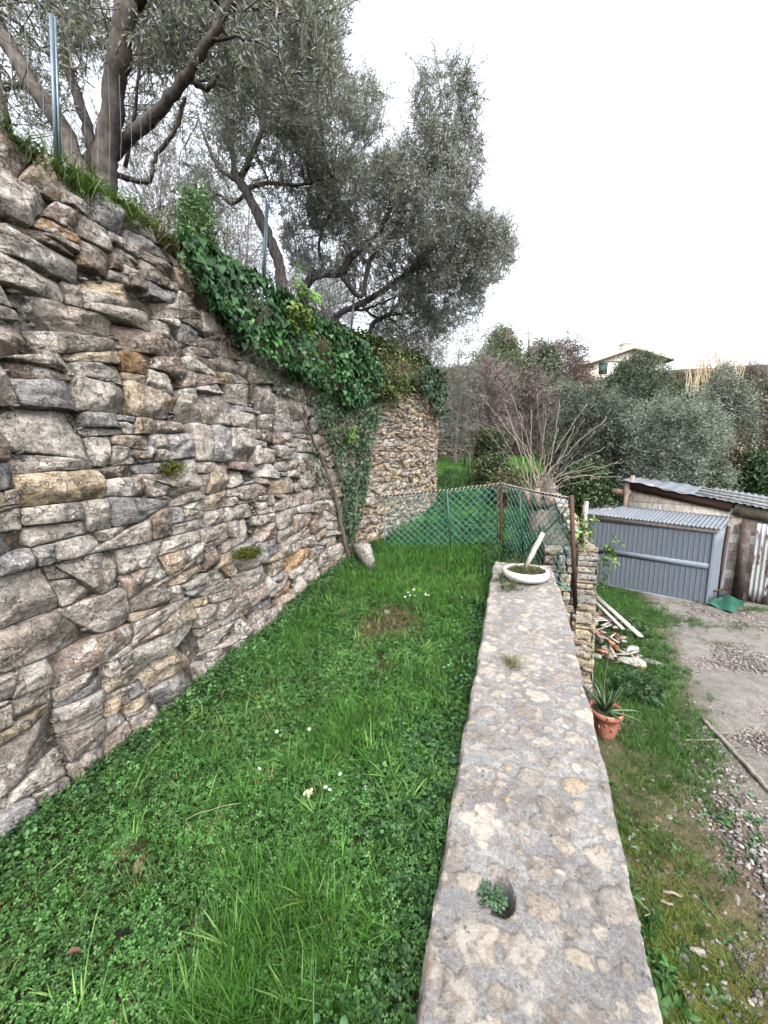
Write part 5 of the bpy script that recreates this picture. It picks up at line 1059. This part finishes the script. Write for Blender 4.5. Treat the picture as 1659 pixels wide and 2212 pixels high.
# ---- corrugated sheet
def corr(b, a, c, d, e, waves, amp, col=(.5, .5, .5), nv=6, nrm=None, wob=0):
    """a-c is the edge the waves run along; e-d the opposite edge"""
    a, c, d, e = map(P_, (a, c, d, e)); n = waves*8; V = []; nn = np.cross(c-a, e-a) if nrm is None else P_(nrm); nn = nn/np.linalg.norm(nn)
    for j in range(nv+1):
        t = j/nv
        for i in range(n+1):
            u = i/n; p = (a+(c-a)*u)*(1-t)+(e+(d-e)*u)*t; V.append(p+nn*(amp*math.sin(u*waves*2*math.pi)+wob*math.sin(u*7+t*5)))
    V = np.array(V); F = np.array([(j*(n+1)+i, j*(n+1)+i+1, (j+1)*(n+1)+i+1, (j+1)*(n+1)+i) for j in range(nv) for i in range(n)])
    V2 = V+nn*.004; m = len(V); rim = [k for k in range(n+1)]; Fr = [(i, i+m, i+1+m, i+1) for i in range(n)]+[((nv*(n+1))+i+1, (nv*(n+1))+i+1+m, (nv*(n+1))+i+m, (nv*(n+1))+i) for i in range(n)]
    b.add(np.concatenate([V, V2]), [np.concatenate([F, F[:, ::-1]+m, np.array(Fr)])], col)
Z = lambda x, y: (1209.7+.2708*x, 993.7+.2708*y)       # the enlarged crop in which the shed was measured
def S(x, y, Y): return A(*Z(x, y), Y)
gR = G(1527, 1310, -1.57); gL = G(1290, 1262, -1.57); dirg = (gR-gL)/np.linalg.norm(gR-gL); gL = gL-dirg*.35; nout = np.array([-abs(dirg[1])*0, 0, 0])+np.cross(dirg, [0, 0, 1.]); nout = nout if nout[1] < 0 else -nout
gr = empty('metal_garage', (gL+gR)/2, 'grey ribbed metal garage with a corrugated lean to roof beside the wooden shed', 'garage'); gr_loc = P_(gr.location)
W_ = np.linalg.norm(gR-gL); topR = A(1537, 1147, gR[1])[2]; topL = topR+.10
def gp(u, z, o=0.): return gL+dirg*u+np.array([0, 0, z])+nout*o
b = B(); H = topR+1.57
pr_ = []   # ribbed front in two panels
for (z0, z1) in ((.04, H*.50), (H*.56, H-.03)):
    nrib = 26
    b.add([gp(.02, z0-.01, .004), gp(W_-.02, z0-.01, .004), gp(W_-.02, z1+.01, .004), gp(.02, z1+.01, .004)], np.array([(0, 1, 2, 3)]))
    for i in range(nrib+1):
        u0 = .03+(W_-.075)*i/nrib; u1 = u0+.014
        b.add([gp(u0, z0, .004), gp(u0+.002, z0, .019), gp(u1-.002, z0, .019), gp(u1, z0, .004), gp(u0, z1, .004), gp(u0+.002, z1, .019), gp(u1-.002, z1, .019), gp(u1, z1, .004)], np.array([(0, 1, 5, 4), (1, 2, 6, 5), (2, 3, 7, 6)]))
b.build('front_panel', M['paint'], gr)
b = B()
for z0, z1 in ((-.02, .05), (H*.49, H*.57), (H-.05, H+.0)): 
    for u0, u1 in ((0, W_),): v = [gp(u0, z0, -.02), gp(u1, z0, -.02), gp(u1, z0, .024), gp(u0, z0, .024), gp(u0, z1, -.02), gp(u1, z1, -.02), gp(u1, z1, .024), gp(u0, z1, .024)]; b.add(v, np.array([(0, 1, 2, 3)[::-1], (4, 5, 6, 7), (2, 3, 7, 6), (0, 1, 5, 4), (1, 2, 6, 5), (3, 0, 4, 7)]))
for u0 in (W_-.045,): v = [gp(u0, 0, -.02), gp(u0+.045, 0, -.02), gp(u0+.045, 0, .027), gp(u0, 0, .027), gp(u0, H, -.02), gp(u0+.045, H, -.02), gp(u0+.045, H, .027), gp(u0, H, .027)]; b.add(v, np.array([(2, 3, 7, 6), (0, 1, 5, 4), (1, 2, 6, 5), (3, 0, 4, 7)]))
b.build('frame', M['paint'], gr)
b = B(); v, f = beam(gp(-.1, H+.05, .02), gp(W_+.05, H+.01, .02), .06, .09); b.add(v, f, (.36, .31, .27)); b.build('eave_beam', M['wood'], gr)
back = -nout; eL, eR = gp(-.05, H+.12, .10), gp(W_+.10, H+.06, .12); bR = eR+back*1.05+dirg*.08+[0, 0, .13]; bL = eL+back*1.05+[0, 0, .16]
b = B(); corr(b, eL, eR, bR, bL, 36, .014, nrm=(0, 0, 1)); b.build('corrugated_roof', M['galv'], gr)
sB = gR+back*1.0; sB[2] = gR[2]
b = B(); corr(b, gR+back*.03+[0, 0, .02], sB+dirg*.18, sB+dirg*.18+[0, 0, H+.08], gR+back*.03+[0, 0, H], 7, .022); b.build('side_wall', M['paint'], gr)
b = B(); v, f = beam(sB+dirg*.10-back*.45, sB+dirg*.16-back*.40+[0, 0, H+.05], .05, .05); b.add(v, f); v, f = beam(gR+back*.25+dirg*.07+[0, 0, .28], sB+dirg*.27+[0, 0, .20], .035, .03); b.add(v, f); b.build('bracing', M['rust'], gr)
# wooden shed behind
wc = sB+dirg*.3; ws = empty('wooden_shed', wc, 'weathered plank shed with a rusty fascia and sheet metal roof behind the grey garage', 'shed')
ex = dirg; off = back*1.1; q0 = gL+off; s0 = q0+dirg*.62; Lw = 4.6
def wp(u, z, o=0.): return s0+dirg*u+np.array([0, 0, z])+nout*o
HL, HR = 2.62, 2.05; HL = A(1340, 1043, s0[1])[2]-s0[2]; 
r1 = s0+dirg*2.9; HR1 = A(1600, 1112, r1[1])[2]-r1[2]; slope_ = (HR1-HL)/2.9
b = B(); z = 0.; k = 0; 
while z < HL:
    hb = random.uniform(.17, .23); um = Lw if z+hb < HL+slope_*Lw else max(.1, (z+hb*.6-HL)/slope_); um = min(um, Lw)
    u = 0
    while u < um-.02:
        u2 = min(um, u+random.uniform(1.2, 2.4)); v = [wp(u, z, 0), wp(u2-.006, z, 0), wp(u2-.006, z, .022), wp(u, z, .022), wp(u, z+hb-.01, 0), wp(u2-.006, z+hb-.01, 0), wp(u2-.006, z+hb-.01, .018), wp(u, z+hb-.01, .018)]
        b.add(v, np.array([(2, 3, 7, 6), (0, 1, 5, 4), (1, 2, 6, 5), (3, 0, 4, 7), (4, 5, 6, 7), (0, 1, 2, 3)]), np.array(random.choice([(.40, .37, .33), (.30, .26, .22), (.46, .44, .41), (.26, .21, .17)]))*random.uniform(.85, 1.1)); u = u2
    z += hb
b.build('plank_wall', M['wood'], ws)
b = B(); v = [wp(.02, -.1, -.03), wp(Lw, -.1, -.03), wp(Lw, HL+slope_*Lw, -.03), wp(.02, HL, -.03)]; b.add(v, np.array([(0, 1, 2, 3)]), (.05, .04, .03)); v = [wp(.0, -.1, -.03), wp(0, -.1, -2.6), wp(0, HL+.1, -2.6), wp(0, HL, -.03)]; b.add(v, np.array([(0, 1, 2, 3)]), (.14, .11, .09)); b.build('inner_lining', M['wood'], ws)
b = B(); v, f = beam(wp(.02, HL-.06, .06), wp(1.95, HL-.06+slope_*1.95, .06), .02, .20); b.add(v, f); b.build('fascia', M['rust'], ws)
b = B(); v, f = beam(wp(1.98, HL-.10+slope_*1.98, .05), wp(Lw, HL-.10+slope_*Lw, .05), .022, .22); b.add(v, f, (.26, .22, .15)); b.build('fascia', M['wood'], ws)['label'] = 'plain wooden right half of the fascia'
b = B(); v, f = beam(wp(-.05, -.05, .06), wp(-.05, HL+.02, .06), .10, .09); b.add(v, f, (.20, .14, .11)); b.build('corner_post', M['wood'], ws)
b = B(); v, f = beam(wp(-.55, HL-.24, .02), wp(.05, HL-.24, .02), .10, .16); b.add(v, f, (.25, .17, .11)); b.build('beam', M['wood'], ws)
b = B(); v, f = obox(wp(2.75, HL-.28+slope_*2.75, .07), dirg, nout, (0, 0, 1), .09, .03, .07); b.add(v, f, (.02, .03, .05)); b.build('lamp_box', M['rubber'], ws)
rl0, rr0 = wp(-.15, HL+.06, .18), wp(Lw+.1, HL+.08+slope_*(Lw+.1), .18); rr1 = rr0+back*2.2+[0, 0, .16]; rl1 = rl0+back*2.2+[0, 0, .02]
b = B(); m0 = rl0+(rr0-rl0)*.34; m1 = rl1+(rr1-rl1)*.34; corr(b, rl0, m0, m1, rl1, 5, .012, nrm=(0, 0, 1), wob=.02); b.build('roof_sheet', M['galv'], ws)
b = B(); corr(b, m0+[0, 0, .012], rr0, rr1, m1+[0, 0, .012], 26, .013, nrm=(0, 0, 1)); b.build('roof_sheet', M['galv'], ws)['label'] = 'newer shiny roof sheets on the right'
for k in range(3):
    b = B(); t0 = .30+.0*k; p = rl0+(rr0-rl0)*t0+back*(.15+.5*k)+[0, 0, .05+.02*k]; q = rr0+back*(.15+.55*k)+[0, 0, .07+.05*k]; v, f = beam(p, q, .06, .04); b.add(v, f, (.36, .34, .32)); b.build('roof_batten', M['wood'], ws)
# door post, rusty sheet door, net
pj = sB+dirg*.42; pj[2] = gl(*pj[:2]); o_ = obox(pj+[0, 0, .80], dirg, back, (0, 0, 1), .09, .07, .86, .004); b = B(); b.add(*o_, (.075, .055, .05)); o = b.build('gate_post', M['wood'], loc=pj); tag(o, 'dark wooden gate post between the garage side and the rusty door', 'post')
dl = pj+dirg*.16-back*.05; dr = dl+dirg*1.5-back*.10; tz = A(1600, 1129, dl[1])[2]-dl[2]; b = B(); corr(b, dl+[0, 0, .03], dr+[0, 0, .03], dr+[0, 0, tz-.02], dl+[0, 0, tz], 20, .012, nrm=nout); o = b.build('sheet_door', M['rusty'], loc=dl); tag(o, 'pale corrugated metal door streaked with red rust at the right edge', 'door')
n0, n1, n2_, n3_ = gR+dirg*.0-back*.12, sB+dirg*.1, pj+dirg*.15-back*.2, gR+dirg*.42-back*.45
b = B(); V = []; 
for j in range(13):
    for i in range(13):
        u, v_ = i/12, j/12; p = (n0*(1-u)+n3_*u)*(1-v_)+(n1*(1-u)+n2_*u)*v_; V.append([p[0], p[1], gl(p[0], p[1])+.035+.02*math.sin(9*u+4*v_)+.012*math.sin(14*v_)])
b.add(V, np.array([(j*13+i, j*13+i+1, (j+1)*13+i+1, (j+1)*13+i) for j in range(12) for i in range(12)])); o = b.build('shade_net', M['net'], loc=n0, smooth=True); tag(o, 'crumpled green shade net spread on the ground by the garage corner', 'netting')
# odds and ends left of the shed
for i, (x0, y0, x1, y1, Y, lb_) in enumerate([(1262, 1118, 1262, 1090, 10.6, 'short brown stake left of the garage roof'), (1266, 1115, 1267, 1083, 10.3, 'pale grey stake left of the garage roof')]):
    p, q = A(x0, y0, Y), A(x1, y1, Y); p2 = p.copy(); p2[2] = gl(p[0], p[1]); b = B(); v, f = tube([p2, (p2+q)/2, q], .045 if i else .035, 7); b.add(v, f, (.40, .40, .39) if i else (.25, .18, .12)); o = b.build('stake', M['wood'], loc=p2); tag(o, lb_, 'stake')
b = B(); p, q = A(1270, 1112, 10.7), A(1320, 1103, 10.9); v, f = beam(p, q, .05, .14); b.add(v, f, (.34, .25, .19)); o = b.build('plank', M['wood'], loc=p); tag(o, 'brown board lying on edge at the left end of the garage roof', 'plank')
for i in range(2):
    c = A(1297+i*16, 1092-i*6, 11.6+i*.3); b = B(); a = np.linspace(0, 6.283, 19); v, f = tube(np.stack([c[0]+.26*np.cos(a), np.full(19, c[1])+.04*np.cos(a), c[2]+.26*np.sin(a)], 1), .085, 8, False); b.add(v, f); o = b.build('old_tyre', M['rubber'], loc=c, smooth=True); tag(o, ['old black tyre propped left of the shed post', 'second old tyre, nearer the shed post'][i], 'tyre')
for i, (x0, y0, y1, Y, lb_) in enumerate([(1014, 1030, 982, 9.2, 'thin dark stake standing on the far grass path'), (1004, 990, 965, 12, 'farther thin stake beside the thicket'), (1576, 1060, 1038, 13.4, 'thin white stake behind the shed roof')]):
    p, q = A(x0, y0, Y), A(x0, y1, Y); b = B(); v, f = tube([p-[0, 0, .2], (p+q)/2, q], .02, 5); b.add(v, f, (.09, .08, .07) if i < 2 else (.6, .6, .58)); o = b.build('stake', M['wood'], loc=p); tag(o, lb_, 'stake')
# ---- coppiced stool with long bare canes
cs = P_((.28, 5.6, .40)); cst = empty('coppiced_tree', cs, 'cut back stump sprouting a fan of long bare pale canes behind the mesh fence', 'tree')
b = B(); v, f = tube(smooth_path([cs-[0, 0, .1], cs+[0, 0, .25], cs+[0, .03, .52]], 5, .006), np.linspace(.15, .13, 11), 12, True, .06); b.add(v, f, (.17, .12, .09))
for k in range(7): a = k*.9; p = cs+[.09*math.cos(a), .09*math.sin(a), .42]; v, f = tube([p, p+[.06*math.cos(a), .06*math.sin(a), .08], p+[.09*math.cos(a), .08*math.sin(a), .18+.04*(k % 3)]], [.05, .045, .035], 8, True, .05); b.add(v, f, (.24, .15, .11))
b.build('trunk', M['bark'], cst, smooth=True)
tips = [(1038, 868), (1080, 872), (1100, 852), (1125, 890), (1140, 885), (1165, 868), (1185, 880), (1180, 905), (1215, 865), (1265, 870), (1275, 855), (1270, 905), (1300, 900), (1290, 930), (1320, 915), (1310, 965), (1340, 995), (1335, 1000), (1245, 920), (1230, 940), (1205, 900), (1152, 850), (1060, 900), (1110, 930), (1325, 1020), (1345, 1030), (1090, 905), (1030, 905), (1195, 925), (1255, 950), (1285, 1000), (1300, 1035)]
for k, (tx, ty) in enumerate(tips):
    b = B(); a = k*2.4; p = cs+[.10*math.cos(a), .10*math.sin(a), .50]; e = A(tx+random.uniform(-12, 12), ty, 5.6+random.uniform(-.6, .6)); m_ = p+(e-p)*.45+[0, 0, .16*abs(e[0]-p[0])]; pts = smooth_path([p, p+(m_-p)*.5+[0, 0, .06], m_, e], 6, .010)
    v, f = tube(pts, np.linspace(.0068, .0024, len(pts)), 5); b.add(v, f, np.array((.30, .26, .20))*random.uniform(.75, 1.2)); b.build('cane', M['twig'], cst)
b = B(); N = 90; D = rng.normal(0, .8, (N, 3)); D[:, 2] = abs(D[:, 2])
for i in range(4): q = slice(i, None, 4); scatter(b, BR[i][0], BR[i][1], np.tile(cs+[0, 0, .5], (len(D[q]), 1))+D[q]*.06, frames(D[q]), rng.uniform(.12, .30, len(D[q])), (.30, .22, .17), .2)
b.build('side_shoots', M['twig'], cst)

# ------------------------------------------------------------------ haze
m, t, n, bs = mat('thin haze'); n.remove(bs); pv = t.nodes.new('ShaderNodeVolumePrincipled'); pv.inputs['Density'].default_value = .024; pv.inputs['Color'].default_value = (.93, .92, .97, 1); pv.inputs['Anisotropy'].default_value = .3
t.links.new(pv.outputs[0], n['Material Output'].inputs['Volume'])
b = B(); v, f = box(-70, 420, -70, 420, -6, 45); b.add(v, f[:, ::-1]); o = b.build('haze', m); tag(o, kind='stuff')
